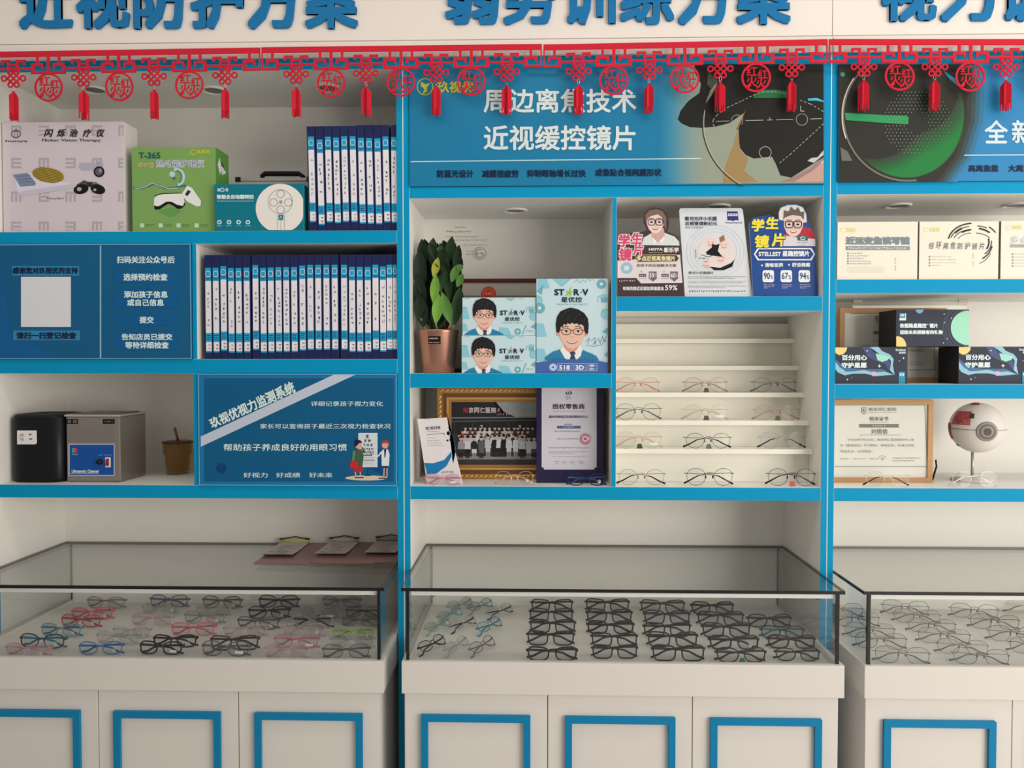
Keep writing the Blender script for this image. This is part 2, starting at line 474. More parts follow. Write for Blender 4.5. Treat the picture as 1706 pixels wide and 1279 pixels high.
for i, (x0, x1) in enumerate(BAYS):
    cx = (x0 + x1) / 2; sx0, sx1 = x0 + .006, x1 - .006
    if i == 2: sx0 += .004
    t = thing('base_cabinet', BASEL[i], 'cabinet', (cx, .07, 0), 'white base cabinets with blue-framed doors')
    bx0, bx1 = sx0 + .006, sx1 - .012
    part('carcass', MB().box(bx0, bx1, -.182, YB - .002, .06, ZSL0 - .0005, DOOR), t, bev=.001)
    part('plinth', MB().box(bx0 + .01, bx1 - .01, -.14, YB - .01, 0, .0595, P(120, 116, 110, .5)), t)
    wd = (bx1 - bx0) / 3
    for k in range(3):
        dx0, dx1 = bx0 + k * wd + .0012, bx0 + (k + 1) * wd - .0012
        d = part('door', MB().box(dx0, dx1, -.2, -.1825, .065, ZSL0 - .003, DOOR), t, bev=.001)
        mb = MB(); bar_frame(mb, dx0 + .048, dx1 - .048, .12, at(800, 1189, -.2).z, .0195, -.212, -.2002, TRIMBLUE)
        part('door_moulding', mb, d, bev=.002)
    # the tray slab the glass stands on
    s = MB()
    s.box(sx0, sx1, LIPY, LIPY + .022, ZSL0, ZRIM, DOOR); s.box(sx0, sx0 + .018, LIPY + .022, YB - .002, ZSL0, ZRIM, DOOR)
    s.box(sx1 - .018, sx1, LIPY + .022, YB - .002, ZSL0, ZRIM, DOOR); s.box(sx0 + .018, sx1 - .018, LIPY + .022, YB - .002, ZSL0, ZTRAY, DOOR)
    part('display_tray', s, t, bev=.001)
    # glass
    g = thing('glass_showcase', CASEL[i], 'showcase', (cx, .07, ZRIM), 'glass showcases on the base cabinets')
    gx0, gx1, gy = sx0 + .012, sx1 - .012, -.197; th = .006; ye = YB - .004
    def pane(a, b, c, d, e, f, edges):
        mb = MB(); vs = [(a, c, e), (b, c, e), (b, d, e), (a, d, e), (a, c, f), (b, c, f), (b, d, f), (a, d, f)]
        F = {'z0': (0, 3, 2, 1), 'z1': (4, 5, 6, 7), 'y0': (0, 1, 5, 4), 'x1': (1, 2, 6, 5), 'y1': (2, 3, 7, 6), 'x0': (3, 0, 4, 7)}
        for k, f_ in F.items(): mb.add(vs, [f_], GEDGE if k in edges else GLASS)
        return mb
    part('front_glass', pane(gx0, gx1, gy, gy + th, ZRIM, ZG0, ('x0', 'x1')), g)
    part('side_glass', pane(gx0, gx0 + th, gy + th + .0003, ye, ZRIM, ZG0, ('y0', 'y1')), g)
    part('side_glass', pane(gx1 - th, gx1, gy + th + .0003, ye, ZRIM, ZG0, ('y0', 'y1')), g)
    part('top_glass', pane(gx0 - .014, gx1 + .014, -.204, ye, ZG0 + .0002, ZG1, ('y0', 'x0', 'x1', 'y1')), g)
    part('corner_joint', MB().box(gx0 - .0008, gx0 + .0078, gy - .0012, gy + .0075, ZRIM, ZG0, GEDGE), g)
    part('corner_joint', MB().box(gx1 - .0078, gx1 + .0008, gy - .0012, gy + .0075, ZRIM, ZG0, GEDGE), g)
    part('light_bar', MB().box(gx0 + .012, gx1 - .012, gy + .008, gy + .02, ZG0 - .016, ZG0 - .0005, P(246, 240, 230, .4, name='white_profile')), g, bev=.001)
    if i < 2:
        w_ = MB(); c = at((612, 722, 0)[i], 996, -.16)
        for sx in (((0,) if i == 0 else (0, 1))):
            xx = c.x if sx == 0 else gx1 - .05
            w_.tube([(xx - .02, -.17, ZG0 - .008), (xx - .012, -.168, ZG0 - .02), (xx, -.166, ZG0 - .025), (xx + .012, -.168, ZG0 - .02), (xx + .02, -.17, ZG0 - .006)], .0012, BLACK, 6)
        part('lamp_wire', w_, g)
# ------------------------------------------------------------------ red felt garland
FELT = P(196, 34, 52, 0.85, name='red_felt', noise=.05, nscale=60)
HOOK = P(200, 198, 196, .25, .9, name='steel_wire')
YG = -.036


def garland(i, A, B, label):
    """one length of garland between picture points A and B (its top edge)"""
    a, b = at(A[0], A[1], YG), at(B[0], B[1], YG); L = (b - a).length
    ux = (b - a).normalized(); dn = Vector((0, 0, -1)); k = at(853, 100, YG).z - at(853, 101, YG).z     # metres per photo pixel
    W = L / k
    t = thing('felt_garland', label, 'garland', (a + b) / 2, 'lengths of red felt garland along the fascia')
    def q(u, v, d=0.0): return a + ux * (u * k) + dn * (v * k) + Vector((0, d, 0))
    TH = .003; j_ = [0]
    def bar(mb, u0, v0, u1, v1):
        j_[0] += 1; e = -j_[0] * 1.5e-5
        mb.prism([q(u0, v1, e), q(u1, v1, e), q(u1, v0, e), q(u0, v0, e)], (0, TH, 0), FELT)
    fr = MB(); bar(fr, 0.3, 0, W - .3, 9.6)
    meds = [W * j / 4 for j in (0, 1, 2, 3, 4)]; kn = [W * (2 * j + 1) / 8 for j in range(4)]
    for n, m in enumerate(meds):
        sides = ((-1, 1) if 0 < n < 4 else ((1,) if n == 0 else (-1,)))
        def B_(u0, v0, u1, v1, s):
            x0, x1 = sorted((m + s * u0, m + s * u1)); bar(fr, max(.3, x0), v0, min(W - .3, x1), v1)
        for s in sides:
            B_(0, 9, 2.6, 38, s); B_(0, 34.5, 30, 38.8, s); B_(24.5, 21, 30, 38.5, s); B_(8, 21, 30, 25.5, s); B_(8, 21, 12, 29.5, s); B_(16.5, 9, 21, 22, s)
    for m in kn:
        for s in (-1, 1):
            def C_(u0, v0, u1, v1):
                x0, x1 = sorted((m + s * u0, m + s * u1)); bar(fr, x0, v0, x1, v1)
            C_(0, 28, W / 8 - 28, 31.5); C_(5.5, 14.5, 21, 18.5); C_(17, 14.5, 21, 23); C_(5.5, 14.5, 9.5, 36); C_(0, 21, 6, 24.5)
    part('fretwork_band', fr, t)
    rnd = random.Random(40 + i)
    for m in meds[1:4]:
        mb = MB(); cv = 61.5; n = 36; r1, r0 = 24.5, 21.2
        sl = rnd.uniform(-.006, .004)
        def qq(u, v, d=0.0): return q(m + u, cv + v, d + sl * (v + 24) / 49)
        O = [qq(r1 * math.cos(x), r1 * math.sin(x)) for x in (2 * math.pi * j / n for j in range(n))]; I = [qq(r0 * math.cos(x), r0 * math.sin(x)) for x in (2 * math.pi * j / n for j in range(n))]
        D = Vector((0, TH, 0))
        mb.add(O + I + [p + D for p in O] + [p + D for p in I],
               [f for j in range(n) for f in ((j, n + j, n + (j + 1) % n, (j + 1) % n), (2 * n + j, 2 * n + (j + 1) % n, 3 * n + (j + 1) % n, 3 * n + j),
                                              (j, (j + 1) % n, 2 * n + (j + 1) % n, 2 * n + j), (n + j, 3 * n + j, 3 * n + (j + 1) % n, n + (j + 1) % n))], FELT)
        part('medallion_ring', mb, t)
        cb = MB()
        for ch, u0, v0, u1, v1 in (('红', -16, -19, 2, -3), ('红', 3, -13, 19, 2), ('火', -16, -4, 2, 16), ('火', 0, 1, 17, 19)):
            vs, fs = text_geo(ch, .012, .05)
            cb.add([qq(u0 + (u1 - u0) * x, v1 + (v0 - v1) * y, TH * .5 - z * .03) for x, y, z in vs], fs, FELT)
        cb.prism([qq(-16, 17), qq(-13.5, 19), qq(-8, 13), qq(-10, 11)], D, FELT); cb.prism([qq(10, 11), qq(8, 13), qq(13.5, 19), qq(16, 17)], D, FELT)
        part('medallion_characters', cb, t)
    for m in kn:
        mb = MB(); U = 5.3; cv = 45.5; rr = .0029
        def K(x, y): return q(m + x * U, cv + y * U, TH / 2)
        for c in (-2, 0, 2):
            for sg in (1, -1):
                e = 1.5 if c else 1.6
                # x + sg*y = c
                x0, x1 = (c / 2 - e + (0 if c else 0), c / 2 + e)
                mb.tube([K(x0, sg * (c - x0)), K(x1, sg * (c - x1))], TH / 2, FELT, 6, ref=(0, 1, 0), flat=rr)
        for cx_, cy_ in ((3.1, 0), (-3.1, 0), (1, 2), (-1, 2), (1, -2), (-1, -2)):
            mb.tube([K(cx_ + .82 * math.cos(x), cy_ + .82 * math.sin(x)) for x in (2 * math.pi * j / 14 for j in range(14))], TH / 2, FELT, 6, closed=True, ref=(0, 1, 0), flat=rr)
        kp = part('knot_pendant', mb, t)
        hk = MB(); sw = rnd.uniform(-1, 1)
        hk.tube([q(m + 1.9 * math.sin(x), cv + 3 * U + 1.5 - 4.2 * math.cos(x), TH / 2 + .004 * math.cos(x) * sw) for x in (2 * math.pi * j / 12 for j in range(12))], .0006, HOOK, 5, closed=True, ref=(0, 1, 0))
        part('wire_hook', hk, kp, 'thin silver wire ring')
        ts = MB(); top = q(m, cv + 3 * U + 5.5, TH / 2); rot = rnd.uniform(15, 75)
        for f in range(4):
            an = R(rot + 90 * f); dx = Vector((math.cos(an), math.sin(an), 0)); nr = Vector((-math.sin(an), math.cos(an), 0)) * .0011
            def T(r, v): return top + dx * (r * k) + dn * (v * k)
            hw = 8.6
            out = [T(0, 0), T(2, .6), T(2.4, 3.5), T(5.5, 5.5), T(hw, 10), T(hw, 46)]
            for r in (.78, .72, .5, .44, .22, .16):
                pass
            out += [T(hw, 50 + rnd.uniform(-1, 1)), T(hw * .8, 50), T(hw * .78, 39), T(hw * .6, 39), T(hw * .58, 50 + rnd.uniform(-1, 1)), T(hw * .36, 50), T(hw * .34, 39), T(hw * .2, 39), T(hw * .18, 50), T(0, 50)]
            ts.prism([p + nr for p in out[::-1]], nr * -2, FELT)
        part('tassel', ts, kp)
    return t


garland(0, (-37, 86.5), (433.5, 79), 'red felt garland length hanging over the white therapy carton and green box')
garland(1, (435, 78.5), (903, 73), 'red felt garland length running from the upper file boxes onto the blue lens sign')
garland(2, (905, 74), (1379.5, 65), 'red felt garland length wholly over the blue peripheral defocus lens sign')
garland(3, (1381, 65), (1857, 65), 'red felt garland length over the sign with the green-lit lens')
# ------------------------------------------------------------------ helpers for cartons
EPS = .0004


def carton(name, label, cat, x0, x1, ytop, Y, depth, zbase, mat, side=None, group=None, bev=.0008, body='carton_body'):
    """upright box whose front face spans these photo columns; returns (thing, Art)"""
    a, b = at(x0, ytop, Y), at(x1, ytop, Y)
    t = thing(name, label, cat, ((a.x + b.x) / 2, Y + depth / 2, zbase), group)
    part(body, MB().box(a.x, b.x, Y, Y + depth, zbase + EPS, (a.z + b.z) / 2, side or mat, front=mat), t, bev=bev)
    return t


# ------------------------------------------------------------------ navy file boxes
NAVY = P(30, 38, 80, 0.4, name='navy_polypropylene'); CYAN = P(28, 152, 194, 0.4, name='cyan_label'); LABELW = P(222, 216, 220, 0.45, name='white_label')
INK = P(70, 66, 72, .5)
ORD = ['first', 'second', 'third', 'fourth', 'fifth', 'sixth', 'seventh', 'eighth', 'ninth', 'tenth', 'eleventh', 'twelfth', 'thirteenth', 'fourteenth',
       'fifteenth', 'sixteenth', 'seventeenth', 'eighteenth', 'nineteenth', 'twentieth', 'twenty-first', 'twenty-second', 'twenty-third', 'twenty-fourth', 'twenty-fifth']
KPX = (at(500, 500, .012) - at(501, 500, .012)).length


def spine_mesh(wpx, hpx, drop, seed):
    """(body, label, marks) of a file box, origin at the bottom left of its spine"""
    w_, h = wpx * KPX, hpx * KPX; rnd = random.Random(seed)
    b = MB(); b.box(.0003, w_ - .0003, 0, .235, 0, h, NAVY)
    l = MB(); lw = min(9.6, wpx - 1) * KPX; lx = (w_ - lw) / 2 + .0006
    def zz(v): return h - (v + drop) * KPX
    def strip(u0, v0, u1, v1, mat, y=-.0006): l.add([(lx + u0 * lw, y, zz(v1)), (lx + u1 * lw, y, zz(v1)), (lx + u1 * lw, y, zz(v0)), (lx + u0 * lw, y, zz(v0))], [(0, 1, 2, 3)], mat)
    strip(0, 17, 1, 39, CYAN); strip(0, 39, 1, 125, LABELW); strip(0, 125, 1, 140, CYAN); strip(0, 140, 1, 154.5, LABELW); strip(0, 154.5, 1, 157, CYAN)
    for a in ((.08, 22.5, .92, 23.4), (.08, 31, .92, 31.9), (.08, 22.5, .16, 31.9), (.84, 22.5, .92, 31.9)): strip(*a, LABELW, -.0009)
    mk = MB()
    def mark(u0, v0, u1, v1, m): mk.add([(lx + u0 * lw, -.001, zz(v1)), (lx + u1 * lw, -.001, zz(v1)), (lx + u1 * lw, -.001, zz(v0)), (lx + u0 * lw, -.001, zz(v0))], [(0, 1, 2, 3)], m)
    for v in (34, 36): mark(.15, v, .85, v + .7, NAVY)
    for v in (128.5, 132, 135): mark(.15, v, .85 - .15 * rnd.random(), v + 1, NAVY)
    v = 48 + rnd.uniform(0, 8); ink = P(*rnd.choice(((120, 112, 118), (96, 92, 96), (150, 140, 138), (64, 60, 66))), .5)
    while v < 112:
        if rnd.random() < .8:
            u = rnd.uniform(.25, .4)
            for _ in range(4):
                if rnd.random() < .5: q = v + rnd.uniform(0, 4); mark(u, q, u + rnd.uniform(.2, .4), q + .6, ink)
                else: q = u + rnd.uniform(0, .35); mark(q, v + rnd.uniform(0, 1), q + .07, v + rnd.uniform(3, 5), ink)
        v += rnd.uniform(6, 9)
    for v in (144, 150): mark(.42, v, .85, v + 1, ink); mark(.5, v + 1.6, .75, v + 2.2, ink)
    return b.mesh('box_body'), l.mesh('spine_label'), mk.mesh('spine_writing')


def file_box(x, zb, wpx, hpx, drop, tilt, seed, label, group):
    ms = spine_mesh(wpx, hpx, drop, seed)
    c = at(x, 500, .012)
    t = thing('file_box', label, 'file box', (c.x, .012, zb), group); t.rotation_euler = (0, R(-tilt), 0)
    for n, me in zip(('box_body', 'spine_label'), ms[:2]):
        o = bpy.data.objects.new(n, me); COL.objects.link(o); o.parent = t
        if n == 'box_body': bevel(o, .0008)
        else: lab = o
    o = bpy.data.objects.new('handwriting', ms[2]); COL.objects.link(o); o.parent = lab


ux = [515.6, 530, 544, 557.4, 570.6, 584.6, 598.6, 612, 625.6, 639.4, 652.6]
ud = [0, 5, .5, 2, 0, 0, 4, 4.5, 5, 2, 3]
for k, x in enumerate(ux):
    nx = ux[k + 1] if k < 10 else 663.2
    lab = 'navy file box standing %s from the teal flipper box on the upper shelf' % ORD[k]
    if k == 3: lab = 'navy file box with a dark ink blot, %s from the teal flipper box' % ORD[k]
    tl = 1.1 if k < 10 else .3
    file_box(x, LA1 + EPS + .0006, min(13.6, nx - x - (.4 if k < 10 else 1.2)), 171.4 if k < 6 else 172.6, ud[k], tl, 100 + k, lab, 'navy file boxes on the upper shelf')
lx_ = [341, 353.7, 366.4, 379.2, 391.6, 404.4, 419.6, 432.6, 445.2, 458, 470.8, 483.6, 497.4, 510.8, 523.8, 537.2, 551, 566.8, 580.4, 593.2, 606.4, 619.4, 632.2, 644, 654.4]
for k, x in enumerate(lx_):
    nx = lx_[k + 1] if k < 24 else 662.4
    d = [4, 4, 1.5, 4.5, 4.5, 4, 0, 4.5, 4, 3.5, 3.5, 3.5, 1, 0, 0, 0, 0, 0, 3.5, 3.5, 3.5, 0, 3, 0, 0][k]
    lab = 'navy file box standing %s from the white edge of the middle shelf recess' % ORD[k]
    if k == 24: lab = 'navy file box squeezed against the blue post at the row end'
    file_box(x, LB1 + EPS, min(13.8, nx - x - (.2 if k < 24 else 1.0)), 172, d, .15, 200 + k, lab, 'navy file boxes on the middle shelf')

# ------------------------------------------------------------------ cartons on the top shelf of the first bay
PINKW = P(206, 192, 196, .42, name='white_carton'); GREY_E = P(176, 164, 166, .5); DK = P(48, 44, 48, .45)
t = carton('therapy_device_carton', 'large white carton printed with grey tumbling letters and a flicker therapy device', 'carton', 3, 206, 203, .035, .085, LA1, PINKW, P(226, 214, 208, .45))
A = Art(.035, clip=(3.4, 203.5, 205.5, 383.4))
def tumE(x, y, k, s=17):
    m = GREY_E
    sp = {'E': [(0, 0, 1, .2), (0, .4, 1, .6), (0, .8, 1, 1), (0, 0, .2, 1)], '3': [(0, 0, 1, .2), (0, .4, 1, .6), (0, .8, 1, 1), (.8, 0, 1, 1)],
          'm': [(0, 0, .2, 1), (.4, 0, .6, 1), (.8, 0, 1, 1), (0, 0, 1, .2)], 'w': [(0, 0, .2, 1), (.4, 0, .6, 1), (.8, 0, 1, 1), (0, .8, 1, 1)]}[k]
    for a, b, c, d in sp: A.rect(x + a * s, y + b * s, x + c * s, y + d * s, m, 1)
A.g('tumbling_letter_pattern')
for row, ks in ((209, 'm3mEm'), (263, 'Em3mE'), (319, 'mEm3m'), (369, 'Em3mE')):
    for k, ch in enumerate(ks): tumE((18.5, 64.5, 109, 153, 197)[k], row, ch)
A.g(None)
for ch, x in zip('闪烁治疗仪', (73, 94, 115, 137, 159)): A.text(ch, x, 215, x + 13, 228, DK, .03, slant=.25)
A.text('Flicker Vision Therapy', 70, 231, 168, 237, DK, .01)
A.g('brand_emblem').ell(26.5, 223, 8, 7, DK, 2).ell(26.5, 223, 6.6, 5.6, PINKW, 3).rect(23, 218, 30, 228, DK, 4).rect(24, 219.5, 29, 228, PINKW, 5).line([(26.5, 219), (26.5, 228)], .7, DK, 6)
A.text('huoya', 8, 233, 45, 237.5, DK, .01, slant=.4)
A.g('device_picture')
A.poly([(22, 291), (50, 288), (118, 306), (124, 312), (36, 327), (30, 322)], P(214, 204, 214, .4), 3).poly([(30, 322), (36, 327), (124, 313), (124, 306), (36, 318)], P(196, 186, 198, .4), 4)
A.poly([(21, 291), (46, 288), (60, 305), (58, 309), (34, 311)], P(122, 134, 156, .4), 5)
for y in (294, 299, 304): A.line([(27 + (y - 294) * .5, y), (52 + (y - 294) * .5, y - 2)], .8, P(84, 100, 130, .4), 6)
def rot_ell(art, cx, cy, rx, ry, ang, m, L, n=30):
    c, s_ = math.cos(R(ang)), math.sin(R(ang))
    art.poly([(cx + rx * math.cos(q) * c - ry * math.sin(q) * s_, cy + rx * math.cos(q) * s_ + ry * math.sin(q) * c) for q in (2 * math.pi * k / n for k in range(n))], m, L)
rot_ell(A, 80, 291.5, 27, 12.4, 10, P(172, 146, 58, .4), 5)
for k in range(9):
    v = -10 + k * 2.6; hw = 26 * math.sqrt(max(0, 1 - (v / 12.6) ** 2))
    A.line([(80 - hw * .98 + v * -.17, 291.5 + v - hw * .17), (80 + hw * .98 + v * -.17, 291.5 + v + hw * .17)], .9, P(78, 62, 34, .4), 6)
A.poly([(132, 273), (136, 271), (158, 271), (160, 276), (160, 283), (136, 284), (131, 279)], P(176, 168, 186, .4), 3); A.ell(166, 275, 6, 6, P(168, 160, 176, .4), 4)
A.ell(165, 286, 9, 9, BLACK, 5).ell(165, 286, 6.4, 6.4, P(92, 86, 92, .3), 6).ell(167, 284, 2.5, 3.5, P(150, 144, 150, .3), 7)
for cx in (135, 163): rot_ell(A, cx, 315, 12.5, 8, -12 if cx < 150 else 16, BLACK, 5)
A.poly([(127, 308), (140, 300), (147, 303), (147, 316)], P(74, 70, 76, .3), 4).poly([(152, 303), (160, 303), (172, 312), (155, 316)], P(120, 112, 114, .3), 4).rect(145, 303, 154, 311, DK, 6)
A.ell(132, 315, 4, 3.4, P(170, 160, 150, .3), 7).ell(158, 316, 2.6, 2, P(180, 170, 160, .3), 7)
A.g(None).scrib(77, 329, 107, 332.5, DK)
A.done(t)
fl = at(206, 203, .035)

GREEN = P(122, 158, 88, .38, name='green_carton'); GREEND = P(86, 142, 62, .4)
t = carton('eye_massager_carton', 'bright green carton picturing a white eye massager mask', 'carton', 219, 359, 245, .03, .105, LA1, GREEN, GREEND)
A = Art(.03)
A.text('T-365', 231, 253.5, 267, 264, P(30, 92, 92, .4), .025).text('3D六位', 229, 270, 256, 279, P(216, 186, 130, .4), .02)
A.text('热动能护眼仪', 260, 266, 341, 279, P(232, 236, 240, .4), .05, L=5).text('热动能护眼仪', 260.7, 266.7, 340.3, 278.3, P(60, 92, 160, .4), .0, L=7)
YL = P(206, 196, 60, .4)
A.g('brand_emblem').arc(322, 253.5, 4.2, 3.6, 20, 320, 1.2, YL, 3).text('玖视优', 328, 249.5, 349, 256, YL, .03)
for k in range(8): A.line([(322 + 6 * math.cos(k * .8), 253.5 + 5 * math.sin(k * .8)), (322 + 8.5 * math.cos(k * .8), 253.5 + 7.4 * math.sin(k * .8))], .6, YL, 3)
A.g('water_splash_picture')
WT = P(176, 204, 204, .3); WT2 = P(70, 108, 118, .3)
A.line([(222, 314), (236, 313), (247, 310), (256, 306), (264, 308), (274, 313), (288, 313), (300, 310), (310, 309)], 3, WT2, 3).line([(224, 314.5), (240, 312), (254, 305), (266, 309), (280, 314), (296, 313)], 1.2, WT, 4)
A.arc(294, 295, 12, 13, -110, 80, 5, WT, 3).arc(294, 295, 9, 11, -90, 60, 1.6, WT2, 4).ell(287, 290, 5, 5, WT, 3).ell(290, 297, 3, 2, WT2, 5)
A.g('massager_picture').poly([(256, 345), (257, 330), (262, 325), (280, 322), (298, 321), (306, 326), (308, 340), (300, 346), (292, 340), (284, 336), (276, 336), (268, 342)], P(226, 222, 224, .35), 5)
A.poly([(256, 342), (264, 344), (272, 339), (279, 335.5), (286, 336), (295, 341), (305, 343), (307, 337), (309, 340), (303, 347), (296, 348), (288, 342), (281, 339), (274, 343), (266, 348.5), (258, 349)], BLACK, 6)
A.line([(258, 326), (270, 322.5), (300, 321.5)], 1.6, DK, 6)
A.poly([(302, 324), (312, 309), (320, 313), (335, 335), (334, 343), (328, 344), (312, 336)], P(222, 224, 226, .35), 6).poly([(308, 324), (313, 316), (318, 319), (312, 327)], DK, 7)
A.poly([(262, 352), (284, 345), (304, 352), (284, 362)], P(98, 150, 76, .4), 2)
A.g('feature_icons')
for x in (233, 264, 294, 324): A.rect(x, 372, x + 7, 379, P(190, 210, 180, .4), 4); A.scrib(x + 9, 373, x + 24, 375, P(50, 84, 44, .4)); A.scrib(x + 9, 376, x + 22, 378, P(50, 84, 44, .4))
A.done(t)
b = at(359, 245, .03); mb = MB()
for dy0, dy1, z0, z1 in ((.012, .075, .004, .0),):
    pass
sx = b.x + .0004
mb.add([(sx, .045, b.z - .05), (sx, .06, b.z - .024), (sx, .075, b.z - .05), (sx, .105, b.z - .045), (sx, .11, b.z - .062), (sx, .08, b.z - .075), (sx, .07, b.z - .062), (sx, .062, b.z - .08)], [list(range(8))], P(224, 220, 220, .4))
mb.add([(sx + .0002, .068, b.z - .036), (sx + .0002, .08, b.z - .036), (sx + .0002, .11, b.z - .054), (sx + .0002, .1, b.z - .056)], [(0, 1, 2, 3)], DK)
part('side_print', mb, t)

TEAL = P(8, 112, 128, .4, name='teal_carton')
t = carton('vision_flipper_carton', 'teal carton with a white disc picturing a round lens flipper', 'carton', 357, 505.5, 306.5, -.0 + .012, .05, LA1, TEAL, P(24, 150, 162, .4))
A = Art(.012)
LT = P(206, 232, 232, .4); LG = P(120, 116, 116, .4)
A.text('视', 362, 313.5, 367, 319, LT, .03).arc(370.5, 316.2, 2.9, 2.9, 0, 360, 1.2, LT, 3).text('灵', 375.5, 313.5, 380.5, 319, LT, .03)
A.text('智能全自动翻转拍', 361, 324, 422.5, 331.5, LT, .045).text('ZHI NENG QUAN ZI DONG FAN ZHUAN PAI', 361.5, 334, 422, 336, LT, 0)
pts = [(467 + 41 * math.cos(R(a)), 347 + 41 * math.sin(R(a))) for a in range(0, 360, 6)]
A.g('flipper_picture').poly([(min(x, 505), min(y, 383)) for x, y in pts], P(226, 218, 208, .4), 2)
A.arc(467, 336, 20, 20, 0, 360, .7, LG, 4, 40)
for dx, dy in ((0, -13), (-11.6, 1), (13, 1), (0, 13)): A.arc(467.5 + dx, 336 + dy, 6.3, 6.3, 0, 360, .8, LG, 4)
A.arc(467.5, 336.5, 2.6, 2.6, 0, 360, .8, LG, 4).ell(467.5, 336.5, 1.2, 1.2, LG, 4)
A.rect(464, 357.5, 472, 366.5, TEAL, 4).line([(466, 364), (468, 359), (470, 364)], .7, LT, 5).line([(462, 357), (462, 383)], .5, LG, 4).line([(474, 357), (474, 383)], .5, LG, 4)
for y in (369, 373, 377, 381): A.ell(468, y, .8, .8, LG, 4)
A.g('feature_icons')
for k, x in enumerate((365.5, 381.5, 397.5, 413)):
    A.ell(x, 370, 3.9, 3.6, LT, 3); A.ell(x, 370.2, 2, 1.8, TEAL, 4); A.scrib(x - 5, 375.3, x + 5, 377.3, LT)
A.done(t)

ALU = P(176, 170, 164, .32, .55, name='brushed_aluminium', noise=.04, nscale=30)
t = thing('instrument_case', 'silver instrument case with black carry handle behind the teal carton', 'case', (at(452, 300, .15).x, .2, LA1))
x0, x1 = at(393, 300, .15).x, at(519, 300, .15).x; zt = at(450, 294, .15).z
part('case_shell', MB().box(x0, x1, .15, .23, LA1 + .0005, zt - .016, P(180, 170, 160, .45)), t, bev=.002)
part('aluminium_rim', MB().box(x0 - .001, x1 + .001, .149, .231, zt - .0155, zt - .004, ALU), t, bev=.002)
c_ = MB()
for xx in (x0 - .002, x1 - .016): c_.box(xx, xx + .018, .147, .165, zt - .017, zt - .001, BLACK)
part('corner_cap', c_, t, bev=.002)
hx0, hx1 = at(436, 290, .19).x, at(508, 290, .19).x
h = MB(); h.tube([(hx0, .19, zt - .006), (hx0 + .002, .19, zt + .012), (hx0 + .012, .19, zt + .019), (hx1 - .02, .19, zt + .018), (hx1 - .004, .19, zt + .008), (hx1, .19, zt - .006)], [.004, .007, .0085, .0085, .006, .004], BLACK, 10, ref=(0, 0, 1), flat=.012)
part('carry_handle', h, t)
lx0 = at(420, 293, .18).x
part('latch_knob', MB().lathe([(.011, -.004), (.011, .001), (.007, .004), (.0004, .005)], (lx0, .18, zt - .003), BLACK, 20), t)

# ------------------------------------------------------------------ signs of the first bay
SIGN = P(20, 88, 128, .3, name='blue_sign_acrylic'); SIGN2 = P(52, 128, 172, .3); SIGND = P(14, 88, 140, .3)
EDGEL = P(120, 168, 196, .2, name='clear_acrylic_edge')


def sign(name, label, x0, x1, y0, y1, mat, frame=True):
    """flush panel in front of a recess, photo extent on the shelf front plane; x in metres when given as a tuple"""
    Y = -.006
    X0 = x0[0] if isinstance(x0, tuple) else at(x0, 500, Y).x; X1 = x1[0] if isinstance(x1, tuple) else at(x1, 500, Y).x
    t = thing(name, label, 'sign', ((X0 + X1) / 2, 0, y1))
    part('panel', MB().box(X0, X1, Y, .012, y1, y0, mat), t, bev=.0015)
    if frame:
        mb = MB(); bar_frame(mb, X0 + .0006, X1 - .0006, y1 + .0006, y0 - .0006, .0022, Y - .0016, Y - .0002, EDGEL)
        part('edge_strip', mb, t)
    return t, Art(Y)


t, A = sign('check_in_sign', 'blue sign listing check-in steps beside a blank white code square', (BAYS[0][0] + .0006,), (LD0 - .0006,), LA0 - .0006, LB1 + .0006, SIGN)
LTX = P(206, 222, 230, .35); DTX = P(22, 34, 60, .35)
A.line([(167.5, 409), (167.5, 596)], 2.2, P(150, 184, 200, .3), 3)
A.rect(20, 443, 132, 459, SIGN2, 2).text('感谢您对玖视优的支持', 21, 445, 130, 456, DTX, .035)
A.g('blank_code_square').rect(35, 461, 118, 544.5, P(214, 212, 214, .4), 2).g(None)
A.rect(22, 550.5, 133, 566.5, SIGN2, 2).text('请扫一扫登记检查', 27, 553, 127, 564.5, DTX, .035)
A.g('background_swoosh').poly([(2, 440), (0, 596), (100, 596), (60, 575), (20, 566)], P(16, 90, 144, .3), 1)
A.g('step_strips')
for x0, y0, x1, y1 in ((190, 424, 296, 444), (188, 453, 296, 471), (188, 482, 296, 513), (188, 524, 296, 542), (190, 552, 296, 583)): A.rect(x0, y0, x1, y1, SIGND, 2)
A.g(None)
for s_, x0, y0, x1, y1 in (('扫码关注公众号后', 194.5, 426.5, 291, 438.5), ('选择预约检查', 205.5, 455.5, 279, 467.5), ('添加孩子信息', 206.5, 484.5, 279.5, 496), ('或自己信息', 212, 498, 273, 509.5),
                           ('提交', 232.5, 527, 256, 538.5), ('告知店员已提交', 202.5, 555.5, 287, 566.5), ('等待详细检查', 208.5, 569, 281, 580.5)): A.text(s_, x0, y0, x1, y1, LTX, .03)
A.g('step_arrows')
for y in (447, 475, 518, 545.5): A.poly([(238, y), (248, y), (248, y + 2.5), (252, y + 2.5), (243, y + 7), (234, y + 2.5), (238, y + 2.5)], SIGND, 3)
A.done(t)

